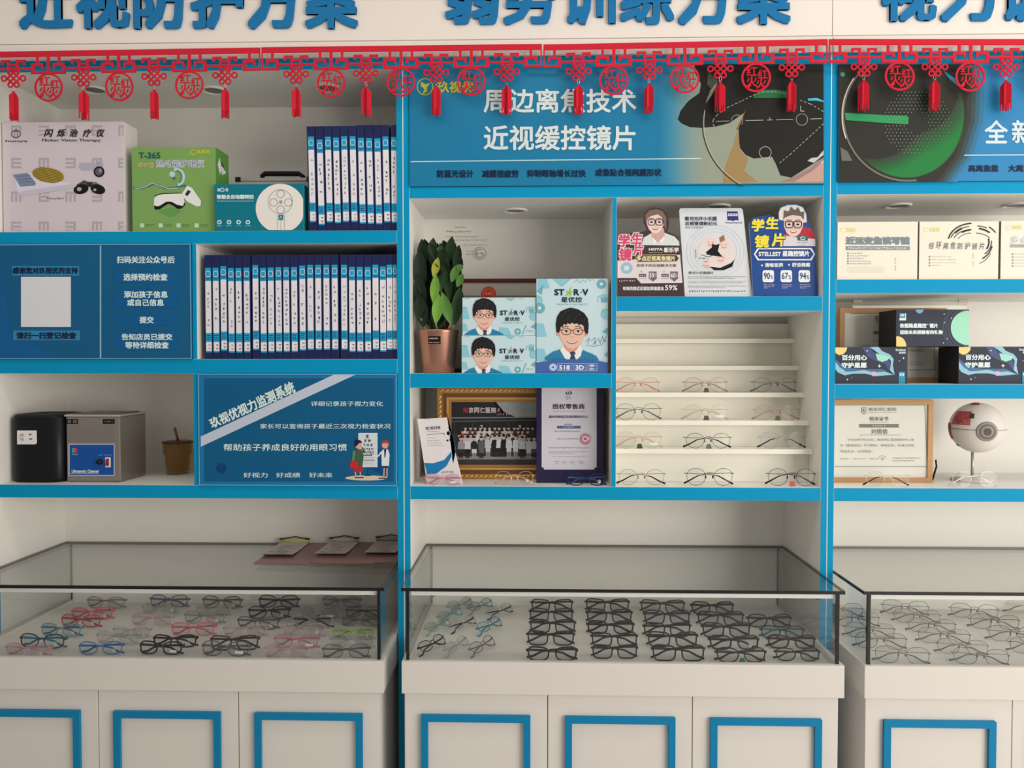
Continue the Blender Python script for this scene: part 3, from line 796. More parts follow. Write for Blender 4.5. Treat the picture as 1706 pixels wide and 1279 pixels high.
t, A = sign('vision_system_sign', 'blue sign with a diagonal white band and a cartoon eye test drawing', (LE1 + .0008,), (BAYS[0][1] - .0006,), LB0 - .0006, ZC1 + .0006, P(26, 112, 160, .3))
A.rect(340, 630, 656, 802, P(14, 86, 126, .34), 1)
A.g('diagonal_band').poly([(559, 622.6), (595, 622.6), (334.5, 744), (334.5, 727)], P(186, 192, 204, .3), 3).g(None)
A.tq('玖视优视力监测系统', (346.5, 698), (486, 633.5), (493.5, 653.5), (354, 714.5), LTX, .03)
for s_, x0, y0, x1, y1, b in (('详细记录孩子视力变化', 518, 668, 638, 676.5, .01), ('家长可以查询孩子最近三次视力检查状况', 433.5, 705.5, 651, 714, .01), ('帮助孩子养成良好的用眼习惯', 372.5, 739, 578, 751, .015),
                              ('好视力', 405.5, 787, 446, 795.5, .01), ('好成绩', 460, 787, 500, 795.5, .01), ('好未来', 515, 787, 554, 795.5, .01)): A.text(s_, x0, y0, x1, y1, LTX, b)
A.g('round_badge').ell(368.5, 780, 8.5, 8.5, P(14, 60, 112, .3), 2).g('eye_test_drawing')
A.ell(611, 796, 36, 4.2, P(206, 188, 160, .4), 2)
A.line([(612.5, 778), (612.5, 790)], .8, DTX, 3).line([(607, 791.5), (618, 791.5)], 2, DTX, 3)
A.g('eye_chart').rect(597, 721, 629, 778, P(206, 206, 210, .4), 3).g('eye_test_drawing').poly([(604, 762), (629, 746), (642, 752), (640, 792), (614, 780)], P(14, 66, 118, .3), 2)
A.g('eye_chart')
for s_, x0, x1, y0, y1 in (('E', 610.5, 614.5, 724, 729.5), ('F P', 607.5, 618, 732, 736.5), ('T O Z', 605, 621, 739.3, 743), ('L P E D', 607, 622, 746, 749), ('P E C F D', 608, 623, 751.5, 754), ('E D F C Z', 608, 623, 755.5, 757.4)): A.text(s_, x0, y0, x1, y1, DTX, .03)
for y in (758.5, 766.5): A.line([(603, y), (624, y)], .9, DTX, 5)
for y in (761, 764, 769, 772): A.scrib(603, y, 623, y + 1.2, LG)
SK = P(214, 158, 140, .4); RD = P(176, 40, 46, .4); GRN = P(64, 92, 66, .4)
A.g('drawn_patient').ell(597, 741, 5.5, 6, SK, 5).poly([(591, 744), (590, 736), (594, 733), (600, 733), (604, 737), (598, 738), (594, 743)], DTX, 6).ell(594, 734, 3, 2.6, DTX, 6)
A.poly([(590, 749), (602, 748), (606, 758), (604, 775), (588, 775), (587, 760)], GRN, 5).poly([(596, 748), (602, 748), (600, 752)], RD, 6).poly([(587, 772), (604, 772), (604, 786), (589, 786)], RD, 4)
A.poly([(588, 750), (592, 752), (590, 768), (586, 768)], P(90, 130, 92, .4), 6).line([(603, 751), (608, 754), (603, 745)], 2.6, GRN, 6).rect(583.5, 769, 596, 780, P(196, 40, 46, .4), 7).line([(587, 769), (589.5, 766.5), (592, 769)], .8, RD, 7)
A.line([(592, 786), (593, 794)], 2, SK, 4).line([(600, 786), (601, 794)], 2, SK, 4).line([(591, 795.5), (606, 795.5)], 1.6, DTX, 5)
A.g('drawn_doctor').ell(641.5, 741, 5.5, 6, SK, 5).poly([(635.5, 741), (637, 734.5), (643, 733), (648.5, 736), (648.5, 743), (646, 738), (638, 738)], P(168, 64, 52, .4), 6)
A.poly([(637, 749), (646, 748), (649, 756), (648, 776), (636, 776), (635.5, 756)], P(214, 216, 222, .4), 5).poly([(640, 748), (643.5, 748), (642, 762), (640.5, 762)], DTX, 6).line([(636, 752), (630, 760), (620, 758)], 2.4, P(214, 216, 222, .4), 6).line([(620, 758.5), (614, 749)], .7, DTX, 6)
A.rect(638, 775, 647, 779, DTX, 4).line([(640, 779), (639.5, 794)], 2, SK, 4).line([(645, 779), (644.5, 794)], 2, SK, 4).line([(631, 796.5), (641, 796)], 1.5, DTX, 5).line([(640, 797.5), (647, 796)], 1.5, DTX, 5)
A.done(t)

# ------------------------------------------------------------------ things on the lower shelf of the first bay
HB = P(20, 21, 26, .32, name='black_plastic')
c = at(58.5, 700, .045); zt = at(62, 690, .06).z; zb_ = ZC1 + EPS
rr = (at(107, 740, .1).x - at(17, 740, .1).x) / 2
t = thing('air_purifier', 'tall black squarish air purifier with a white paper note', 'air purifier', (c.x, .125, ZC1))
part('housing', MB().lathe([(.0005, 0), (rr * .93, 0), (rr * .985, .004), (rr, .012), (rr, zt - zb_ - .012), (rr * .96, zt - zb_ - .006)], (c.x, .125, zb_), HB, 64, sq=4.2), t)
part('lid_vent', MB().lathe([(rr * .962, -.0058), (rr * .93, 0), (rr * .8, .001), (rr * .72, -.003), (.0005, -.003)], (c.x, .125, zt), P(30, 31, 36, .5), 64, sq=3.6), t)
yf = .125 - rr - .0006
A = Art(yf)
A.poly([(28.5, 717), (61, 717), (61.5, 737.5), (59, 740), (28.5, 740)], P(224, 216, 212, .5), 1)
A.text('上班', 32, 722, 39, 727, INK).text('下班', 32, 729, 39, 734, INK).scrib(46, 722, 55, 727, INK).scrib(48, 729, 56, 734, INK)
A.scrib(42, 711, 48, 713, P(86, 86, 90, .4))
A.done(t, 'paper_note', 'note_writing')

STEEL = P(150, 140, 132, .34, .7, name='stainless_steel', noise=.05, nscale=40, stretch=(1, 1, 14))
STEELB = P(196, 186, 174, .3, .6, name='bright_steel_edge')
YU = .055; x0, x1 = at(110, 700, YU).x, at(200, 700, YU).x; zt = at(150, 694, YU).z; zb_ = at(150, 802, YU).z; dp = .165
t = thing('ultrasonic_cleaner', 'stainless steel ultrasonic cleaner with a blue control panel', 'ultrasonic cleaner', ((x0 + x1) / 2, YU + dp / 2, ZC1))
part('steel_body', MB().box(x0, x1, YU, YU + dp, zb_, zt, STEEL), t, bev=.003)
part('lid_rim', MB().box(x0 - .004, x1 + .003, YU - .004, YU + dp + .003, zt + .0003, zt + .007, STEELB), t, bev=.002)
part('lid_cover', MB().box(x0 + .012, x1 - .012, YU + .012, YU + dp - .012, zt + .0072, zt + .0105, P(118, 108, 98, .4, .5)), t, bev=.003)
for xx in (x0 + .017, x1 - .017):
    for yy in (YU + .018, YU + dp - .018):
        part('rubber_foot', MB().lathe([(.0005, 0), (.011, 0), (.0125, zb_ - ZC1 - EPS)], (xx, yy, ZC1 + EPS), BLACK, 20), t)
A = Art(YU)
A.rect(114, 739, 191, 792.5, P(190, 186, 184, .35), 1).rect(116, 740.5, 189.5, 791, P(22, 76, 150, .3), 2)
A.rect(120, 746, 124, 754, P(70, 160, 140, .4), 3).rect(124, 746, 128.5, 754, P(190, 60, 80, .4), 3)
A.scrib(119, 755.5, 131, 758.5, LTX)
A.text('Ultrasonic Cleaner', 119.5, 782, 165, 787, LTX, .03).line([(117, 788.2), (165, 788.2)], .8, LTX, 3).scrib(164, 757, 170, 759, LTX).scrib(173, 757, 186, 759, LTX)
A.rect(111, 698, 130, 706, BLACK, 2).ell(115.5, 702, 2.4, 2.4, STEELB, 3).ell(115.5, 702, 1.5, 1.5, BLACK, 4).ell(125, 702, 3, 2.4, STEELB, 3).ell(125, 702, 2, 1.5, BLACK, 4)
A.rect(171, 698, 191, 706, BLACK, 2).scrib(173, 700.5, 189, 703.5, STEELB)
for r_ in range(18):
    for q in range(28):
        x, y = 112 + q * 2.9 + (r_ % 2) * 1.45, 708.5 + r_ * 1.55
        if x < 190: A.rect(x, y, x + .8, y + .55, P(98, 92, 86, .4), 1)
A.done(t, 'panel_decal')
k = at(167, 769, YU)
kb = MB(); kb.lathe([(.0085, 0), (.0085, .004), (.006, .005), (.0055, .015), (.0005, .0155)], (0, 0, 0), BLACK, 24); kb.v = [(k.x + x, YU - .0012 - z, k.z + y) for x, y, z in kb.v]
part('timer_knob', kb, t)
s0, s1 = at(176, 761.5, YU), at(185, 778, YU)
part('switch_bezel', MB().box(s0.x, s1.x, YU - .004, YU - .0012, s1.z, s0.z, WPRINT), t, bev=.0008)
s0, s1 = at(177.8, 763.5, YU), at(183, 776, YU)
rk = MB(); rk.prism([(s0.x, YU - .0045, s1.z), (s0.x, YU - .009, s1.z + .002), (s0.x, YU - .0055, s0.z), (s0.x, YU - .0042, s0.z)], (s1.x - s0.x, 0, 0), P(150, 32, 40, .25))
part('rocker_switch', rk, t, 'red rocker switch')

AMB = glass('amber_glass', (.88, .78, .62), 1.3)
cx, cy = at(296, 760, .26).x, .26; zb_ = ZC1 + EPS; H = at(296, 738, .26).z - zb_; r1 = (at(320, 740, .26).x - at(273, 740, .26).x) / 2; r0 = r1 * .8
t = thing('glass_tumbler', 'amber ribbed glass tumbler with a dark lid and brown straw', 'tumbler', (cx, cy, ZC1))
n_ = .62
part('cup', MB().lathe([(.0005, .004), (r0 * .9, .004), (r0, .007), (r0 * 1.06, H * n_ - .004), (r0 * 1.09, H * n_), (r1 * .96, H * n_ + .004), (r1 * .98, H), (r1 * .93, H), (r1 * .91, H * n_ + .006), (r0 * 1.0, H * n_ - .006), (r0 * .93, .012), (.0005, .011)], (cx, cy, zb_), AMB, 40), t)
part('base_disc', MB().lathe([(.0005, 0), (r0 * .95, 0), (r0 * .98, .0035), (.0005, .0036)], (cx, cy, zb_), AMB, 40), t)
part('lid', MB().lathe([(r1 * .97, .0005), (r1 * 1.03, .001), (r1 * 1.03, .006), (r1 * .9, .008), (.0005, .008)], (cx, cy, zb_ + H), P(82, 62, 46, .35), 40), t)
sa, sb = at(297, 737, .26), at(291, 712, .26)
part('straw', MB().tube([(sa.x, cy, zb_ + H + .006), (sb.x, cy, sb.z)], .0042, P(140, 84, 48, .35, name='brown_straw'), 14), t)

# ------------------------------------------------------------------ clipboards on the first showcase
CLIPB = P(132, 92, 86, .3, name='red_brown_hardboard', noise=.06, nscale=30, coat=.3); PAPER = P(208, 194, 188, .6, name='form_paper')
for k, (xa, xp0, xp1, tone, lab) in enumerate((
        (416, 437, 489, P(196, 188, 132, .35), 'clipboard with a cream roll clip, nearest the middle of the glass lid'),
        (512, 525, 577, P(196, 190, 180, .3, .4), 'clipboard between two others on the glass lid, white clip'),
        (597, 608, 660, P(150, 146, 142, .3, .6), 'clipboard against the blue post on the glass lid'))):
    z = ZG1 + .0008 + k * .0042
    ax = atz(xa, 944, ZG1).x; wd = .205 if k < 2 else min(.205, BAYS[0][1] - .012 - ax); y0 = .045
    t = thing('clipboard', lab, 'clipboard', (ax + wd / 2, y0 + .13, z), 'clipboards on the glass lid')
    part('board', MB().box(ax, ax + wd, y0, y0 + .285, z, z + .0032, CLIPB), t, bev=.0012)
    px0, px1 = at(xp0, 931, .14).x, at(xp1, 931, .14).x; px1 = min(px1, ax + wd - .004)
    rows = [(.14, .011), (.2, .007), (.26, .0055), (.335, .0048)]
    pm = MB(); vs = []
    for yy, h in rows:
        for xx in (px0, px1): vs.append((xx, yy - .012, z + h))
    pm.add(vs, [(2 * j, 2 * j + 1, 2 * j + 3, 2 * j + 2) for j in range(3)], PAPER)
    pm.add([(a, b, c - .0022) for a, b, c in vs], [(2 * j, 2 * j + 2, 2 * j + 3, 2 * j + 1) for j in range(3)], P(180, 160, 156, .6))
    pp = part('form_pad', pm, t)
    rnd = random.Random(k); wr = MB()
    for j in range(26):
        yy = .15 + (j % 9) * .017; f = (yy - .14) / .195; h = .011 - f * .0062 - (.0012 if .03 < f < .5 else 0) + .0012
        u = px0 + (px1 - px0) * rnd.uniform(.08, .6); v = u + (px1 - px0) * rnd.uniform(.1, .3)
        wr.add([(u, yy - .012, z + h), (v, yy - .012, z + h), (v, yy - .0095, z + h), (u, yy - .0095, z + h)], [(0, 1, 2, 3)], P(90, 84, 88, .5))
    part('form_writing', wr, pp)
    cm = MB(); cxm = (px0 + px1) / 2
    cm.tube([(px0 + .002, .322, z + .012), (px1 - .002, .322, z + .012)], .0065, tone, 14)
    cm.box(px0 + .004, px1 - .004, .318, .329, z + .0034, z + .008, tone)
    clip_ = part('clip', cm, t)
    wm = MB(); wm.tube([(px0 + .006, .331, z + .017), (px0 + .03, .333, z + .02), (cxm, .334, z + .024), (px1 - .03, .333, z + .02), (px1 - .006, .331, z + .017)], .0018, DK, 6)
    for xx in (px0 - .001, px1 - .013): wm.box(xx, xx + .014, .317, .331, z + .0165, z + .02, BLACK)
    part('clip_wire', wm, clip_)
# ------------------------------------------------------------------ big lens sign of the middle bay
SB = P(28, 116, 154, .34, name='sea_blue_sign'); HEADW = P(206, 212, 208, .35); NAVYT = P(20, 38, 64, .35)
xm0, xm1 = BAYS[1]
t, A = sign('lens_sign', 'wide blue sign about peripheral defocus lenses with a clear lens photo', (xm0 + .0006,), (xm1 - .0006,), ZTOP0 - .0006, MT1 + .0006, SB, frame=False)
YS = -.006
cx0, cy0, cx1, cy1 = 684, 112, 1372.3, 305.5
A.clip = (cx0, 106, cx1, 313)
# printed photograph: blue fading to beige, dark backdrop, round lens, fingertip
def mix(a, b, f): return tuple(int(p_ * (1 - f) + q_ * f) for p_, q_ in zip(a, b))
keys = [(28, 116, 154), (58, 128, 156), (96, 138, 148), (126, 144, 138), (140, 146, 128), (146, 148, 124)]
blend = [mix(keys[min(4, int(k * 5 / 23))], keys[min(5, int(k * 5 / 23) + 1)], k * 5 / 23 % 1) for k in range(24)]
def ytop(x): return 106.5
def ybot(x): return at_y(x)
zs1 = MT1 + .0006
def at_y(x):
    # picture row of the sign's lower edge at column x
    lo, hi = 280, 330
    for _ in range(24):
        m_ = (lo + hi) / 2
        if at(x, m_, YS).z > zs1 + .003: lo = m_
        else: hi = m_
    return lo
A.g('lens_photograph')
for k in range(24):
    xa = 1096 + k * 4; xb = xa + 4 if k < 23 else 1372
    A.poly([(xa, 107), (xb, 107), (xb, at_y(xb)), (xa, at_y(xa))], P(*blend[k], .34), 1)
DKB = P(26, 26, 22, .5); DK2 = P(60, 58, 50, .25); BEI = P(150, 148, 124, .25); ORA = P(150, 122, 80, .4)
A.poly([(1157, 107), (1372, 107), (1372, 262), (1340, 282), (1318, 296), (1300, 292), (1292, 272), (1286, 261), (1256, 264), (1242, 258), (1232, 246), (1230, 212), (1240, 188), (1215, 205), (1192, 211), (1170, 213),
        (1150, 212), (1136, 206), (1129, 199), (1134, 184), (1147, 168), (1165, 155), (1168, 140), (1158, 122)], DKB, 2)
A.poly([(1228, 216), (1234, 252), (1247, 264), (1240, 285), (1262, 303), (1204, 305), (1206, 285), (1213, 262), (1222, 240)], ORA, 2)
A.poly([(1240, 187), (1242, 184), (1236, 200), (1229, 217), (1226, 216)], P(150, 96, 60, .25), 3)
A.poly([(1180, 120), (1196, 134), (1186, 150), (1178, 140)], P(74, 84, 70, .25), 3).poly([(1176, 172), (1182, 152), (1196, 136), (1186, 158)], P(150, 150, 136, .25), 3)
A.arc(1300, 204, 130, 122, 119, 205, 1.6, P(42, 46, 40, .25), 4, 40)
A.arc(1300, 204, 127.5, 119.5, 121, 190, 1.2, P(176, 176, 156, .25), 4, 40)
A.poly([(1298, 303), (1318, 297), (1350, 281), (1372, 262), (1372, 273), (1352, 292), (1330, 302)], P(150, 116, 112, .25), 4)
A.poly([(1322, 303), (1352, 286), (1368, 272), (1372.3, 272), (1372.3, 302)], P(186, 146, 132, .25), 5)
A.poly([(1345, 268), (1352, 263), (1362, 262), (1372, 250), (1372, 258), (1356, 271)], P(186, 182, 178, .25), 6).poly([(1366, 272), (1372, 266), (1372, 272)], P(186, 182, 178, .25), 6)
A.poly([(1254, 159), (1270, 150), (1290, 149), (1314, 152), (1316, 163), (1256, 163)], P(36, 110, 64, .3), 3).poly([(1262, 157), (1272, 154), (1300, 155), (1314, 158), (1314, 155), (1290, 151), (1270, 152)], P(62, 120, 84, .3), 4)
A.poly([(1346, 164), (1361, 163), (1372, 168), (1372, 170), (1360, 167.5), (1346, 167.5)], P(70, 170, 200, .3), 4)
A.g('lens_markings')
TH_ = P(176, 172, 158, .35)
A.dash([(1188, 200), (1194, 192), (1212, 179), (1236, 168), (1256, 158), (1270, 153), (1290, 152.5), (1314, 158)], .9, TH_, 5)
A.dash([(1333, 167), (1350, 173), (1372, 186)], .9, TH_, 5).dash([(1372, 206), (1345, 231), (1318, 256), (1298, 272)], .9, TH_, 5).dash([(1188, 200), (1188, 208), (1192, 212)], .9, TH_, 5).dash([(1233, 248), (1240, 257), (1247, 263)], .9, TH_, 5)
A.arc(1228, 201, 9.5, 9.5, 180, 400, .7, TH_, 5).arc(1336, 199, 9.5, 9.5, 0, 360, .7, TH_, 5).arc(1275, 254, 9.8, 9.8, 0, 360, .9, TH_, 5)
for x0, x1 in ((1193, 1215), (1242, 1272), (1278, 1287), (1293, 1321), (1350, 1369)): A.line([(x0, 202 - (x0 - 1193) * .025), (x1, 202 - (x1 - 1193) * .025)], .9, TH_, 5)
A.line([(1282.5, 195), (1282.5, 200.5)], .8, TH_, 5).line([(1334, 176), (1334, 185), (1340, 185)], 1.1, TH_, 5)
A.g(None).text('周边离焦技术', 805.5, 147.5, 1060.5, 188, HEADW, .022).text('近视缓控镜片', 805.5, 208.5, 1059, 250.5, HEADW, .022)
A.line([(684, 269.3), (900, 266.8), (1168, 263.8)], 1.5, P(196, 216, 220, .3), 3)
for s_, x0, x1, y in (('防蓝光设计', 728, 789, 283), ('减缓视疲劳', 803, 864, 283), ('抑制眼轴增长过快', 878, 976, 282.3), ('成像贴合视网膜形状', 991.5, 1102, 281)): A.text(s_, x0, y, x1, y + 12.6, NAVYT, .03)
GOLD = P(186, 190, 60, .3)
A.g('brand_emblem').arc(708, 144.5, 13, 13.5, 0, 360, 1.6, GOLD, 3).poly([(702, 136), (708, 140), (717, 138), (711, 146), (712, 152), (704, 157), (707, 148), (701, 143)], GOLD, 3)
A.text('玖视优', 728, 135, 789, 154.5, GOLD, .025)
A.done(t)

# ------------------------------------------------------------------ potted plant
COP = P(170, 122, 102, .26, .85, name='brushed_copper', noise=.10, nscale=24, stretch=(9, 9, .25))
cx, cy = at(730.5, 600, .085).x, .085; zb_ = MA1 + EPS
rt = (at(765, 560, .085).x - at(696, 560, .085).x) / 2; H = at(730, 549, .04).z - zb_
t = thing('potted_plant', 'dark green broad-leaved plant in a copper-coloured tapered pot', 'plant', (cx, cy, MA1))
part('pot', MB().lathe([(.0005, 0), (rt * .72, 0), (rt * .76, .003), (rt * .97, H - .006), (rt, H), (rt * .95, H), (rt * .92, H - .012), (.0005, H - .014)], (cx, cy, zb_), COP, 56), t)
part('soil', MB().lathe([(rt * .93, H - .011), (rt * .5, H - .006), (.0005, H - .005)], (cx, cy, zb_), P(58, 46, 38, .9, noise=.3, nscale=120, name='potting_soil'), 32), t)
yl = cy - rt * .915
LB_ = MB()
for dx in (-1,):
    a_, b_ = at(713.5, 560, yl), at(734, 573, yl)
    n = 8
    fr = [(a_.x + (b_.x - a_.x) * j / n) for j in range(n + 1)]
    def yy(x, z):
        r_ = rt * (.76 + .21 * (z - zb_) / H) + .0012
        return cy - math.sqrt(max(0, r_ * r_ - (x - cx) ** 2))
    for j in range(n): LB_.add([(fr[j], yy(fr[j], b_.z), b_.z), (fr[j + 1], yy(fr[j + 1], b_.z), b_.z), (fr[j + 1], yy(fr[j + 1], a_.z), a_.z), (fr[j], yy(fr[j], a_.z), a_.z)], [(0, 1, 2, 3)], P(26, 18, 18, .3))
    for u0, v0, u1, v1 in ((.06, .2, .8, .36), (.06, .74, .3, .84), (.36, .76, .9, .8), (.36, .82, .9, .85)):
        n2 = 6
        for j in range(n2):
            xs = [a_.x + (b_.x - a_.x) * (u0 + (u1 - u0) * (j + q) / n2) for q in (.1, .8)]; z0, z1 = a_.z + (b_.z - a_.z) * v1, a_.z + (b_.z - a_.z) * v0
            LB_.add([(xs[0], yy(xs[0], z0) - .0006, z0), (xs[1], yy(xs[1], z0) - .0006, z0), (xs[1], yy(xs[1], z1) - .0006, z1), (xs[0], yy(xs[0], z1) - .0006, z1)], [(0, 1, 2, 3)], P(196, 176, 168, .4))
part('pot_label', LB_, t, 'small black label')
LEAFS = [P(26, 42, 26, .55, name='deep_green_leaf', noise=.15, nscale=30), P(34, 56, 30, .5, name='dark_green_leaf', noise=.15, nscale=30),
         P(82, 122, 56, .38, name='mid_green_leaf', noise=.12, nscale=30), P(112, 154, 62, .36, name='fresh_green_leaf', noise=.12, nscale=30), P(150, 150, 56, .4, name='yellow_green_leaf', noise=.15, nscale=30)]
def leaf(mb, base, tip, w_, nrm, mat, bow=.06):
    base, tip, nrm = Vector(base), Vector(tip), Vector(nrm); ax = tip - base; ln = ax.length; ax.normalize()
    sd = ax.cross(nrm).normalized(); nn = sd.cross(ax).normalized(); vs = []; prof = (.12, .55, .88, 1, .9, .62, .05); m_ = len(prof)
    for i, p_ in enumerate(prof):
        u = i / (m_ - 1); c0 = base + ax * (ln * u) - nn * (bow * ln * math.sin(math.pi * u) - bow * ln * .9 * u * u * .4)
        h = w_ * .5 * p_
        vs += [c0 - sd * h + nn * (h * .35), c0 - sd * (h * .5) + nn * (h * .12), c0, c0 + sd * (h * .5) + nn * (h * .12), c0 + sd * h + nn * (h * .35)]
    fs = [(i * 5 + j, i * 5 + j + 1, i * 5 + j + 6, i * 5 + j + 5) for i in range(m_ - 1) for j in range(4)]
    mb.add(vs, fs, mat, True)
rnd = random.Random(8); lf = MB(); st = MB(); top = zb_ + H
def pxl(px, py, y): return at(px, py, y)
stems = [(702, 420, .10), (716, 402, .12), (730, 408, .05), (746, 400, .09), (758, 425, .08), (724, 412, .15), (744, 410, .15)]
for k, (px, py, y) in enumerate(stems):
    b0 = Vector((cx + rnd.uniform(-.02, .02), cy + rnd.uniform(-.015, .015), top - .01)); tp = pxl(px, py + 26, y); tp.y = y
    mid = (b0 + tp) / 2 + Vector((.4 * (tp.x - cx), 0, -.01))
    pts = [b0, b0.lerp(mid, .5) + Vector((.1 * (tp.x - cx), 0, 0)), mid, mid.lerp(tp, .55), tp]
    st.tube(pts, [.006, .0055, .005, .004, .0025], P(58, 84, 44, .45), 8)
    for j in range(13):
        u = .12 + j * .073; seg = u * 4; i = min(3, int(seg)); c0 = pts[i].lerp(pts[i + 1], seg - i); sg = 1 if j % 2 else -1
        out = Vector((sg * rnd.uniform(.012, .03), -rnd.uniform(0, .022) + (.01 if j % 3 == 0 else 0), rnd.uniform(.05, .068)))
        tipp = c0 + out; tipp.x = min(max(tipp.x, at(686, 450, y).x), at(771, 450, y).x); tipp.z = min(tipp.z, at(px, 397, y).z)
        tipp.x = max(tipp.x, BAYS[1][0] + .014); tipp.y = min(max(tipp.y, .02), YB - .02)
        leaf(lf, c0 - Vector((0, .002, .004)), tipp, rnd.uniform(.026, .034), (sg * .25 + rnd.uniform(-.3, .3), -1, .1), LEAFS[rnd.choice((0, 0, 0, 1))])
for bx, by, tx, ty, w_, y, m_ in ((726, 539, 732, 490, .036, .03, 3), (751, 540, 737, 487, .034, .035, 2), (722, 505, 727, 457, .032, .032, 3), (722, 462, 730, 429, .026, .04, 4), (726, 434, 735, 410, .026, .06, 2), (757, 542, 767, 478, .04, .045, 1),
                                  (706, 545, 690, 490, .046, .05, 0), (697, 530, 686, 455, .046, .055, 0), (750, 500, 738, 430, .036, .055, 1), (752, 470, 764, 440, .03, .05, 2), (762, 478, 771, 456, .026, .05, 2), (765, 452, 768, 440, .02, .05, 2), (741, 452, 736, 408, .034, .06, 1),
                                  (690, 490, 690, 415, .044, .06, 0), (705, 450, 703, 398, .036, .07, 0), (718, 440, 722, 396, .034, .07, 1), (745, 440, 754, 394, .036, .07, 1), (758, 450, 765, 408, .03, .07, 0), (764, 500, 762, 440, .03, .06, 0)):
    q0, q1 = at(bx, by, y), at(tx, ty, y + .004)
    q1.x = max(q1.x, BAYS[1][0] + .02); q0.x = max(q0.x, BAYS[1][0] + .026)
    leaf(lf, q0, q1, w_, (rnd.uniform(-.3, .3), -1, .12), LEAFS[m_])
    if by > 525: st.tube([(cx + (q0.x - cx) * .6, cy - .02, top - .01), q0], [.004, .003], P(140, 120, 96, .5), 6)
part('foliage', lf, t); part('stems', st, t)

# ------------------------------------------------------------------ back-wall papers behind the plant
CERTP = P(190, 178, 164, .55, name='certificate_paper')
t = thing('posted_notice', 'thin white notice with a round grey stamp fixed to the back board', 'notice', (at(756, 430, YB).x, YB, at(756, 490, YB).z))
a_, b_ = at(705, 378, YB), at(830, 474, YB)
part('sheet', MB().box(a_.x, b_.x, YB - .0016, YB - .0004, b_.z, a_.z, P(236, 226, 211, .45)), t)
A = Art(YB - .0016); NT = P(150, 140, 130, .5)
A.scrib(743, 384, 785, 388, NT).line([(757, 378.5), (776, 378.5)], 1, NT, 2).scrib(742, 393, 797, 395.6, NT).scrib(757, 398.5, 812, 401, NT).scrib(770, 407, 812, 409.4, NT).scrib(777, 417, 788, 420, NT).scrib(777, 422, 788, 425, NT)
A.g('round_stamp').arc(799, 422, 10.6, 10.2, 0, 360, .9, NT, 3).arc(799, 422, 7, 7, 0, 300, 2, P(170, 160, 150, .5), 3, 12).scrib(793, 419.5, 806, 424, NT)
A.done(t)
MAR = P(92, 30, 32, .35, name='maroon_wood', noise=.1, nscale=20)
YFm = .24
t = thing('framed_licence', 'maroon-framed licence with a red emblem standing behind the two portrait cartons', 'picture frame', (at(800, 500, YFm).x, YFm, MA1))
x0, x1 = at(742, 500, YFm).x, at(960, 500, YFm).x; zt = at(830, 464, YFm).z
mb = MB(); bar_frame(mb, x0, x1, MA1 + EPS, zt, .013, YFm, YFm + .02, MAR); part('frame', mb, t, bev=.001)
part('certificate', MB().box(x0 + .0125, x1 - .0125, YFm + .006, YFm + .012, MA1 + .013, zt - .0125, P(176, 168, 152, .5)), t)
A = Art(YFm + .006)
A.line([(745, 493.5), (955, 493.5)], 2.4, P(120, 116, 104, .5), 2).ell(814, 490, 12.5, 13, P(196, 62, 44, .45), 3).arc(814, 490, 9, 9, 0, 360, 1.2, P(216, 116, 84, .4), 4)
for dx in (-4, 0, 4): A.ell(814 + dx, 489, 1.4, 2.6, P(222, 140, 100, .4), 5)
for y in range(560, 606, 5): A.scrib(760, y, 772, y + 2.4, P(120, 112, 104, .5))
A.line([(752, 556), (752, 606)], .7, P(120, 116, 104, .5), 2)
A.done(t)

# ------------------------------------------------------------------ portrait cartons
AQ = P(190, 210, 212, .35, name='pale_aqua_carton'); AQ2 = P(136, 190, 202, .35); AQ3 = P(112, 164, 178, .35); AQL = P(74, 140, 160, .35); AQW = P(206, 226, 228, .35)
SKIN = P(224, 178, 158, .4); SKIN2 = P(206, 152, 132, .4); HAIR = P(34, 32, 34, .4); HAIR2 = P(58, 54, 54, .4); TEALS = P(44, 124, 160, .4); SHIRT = P(226, 222, 220, .4); TIE = P(44, 54, 84, .4); LIP = P(180, 82, 78, .4)


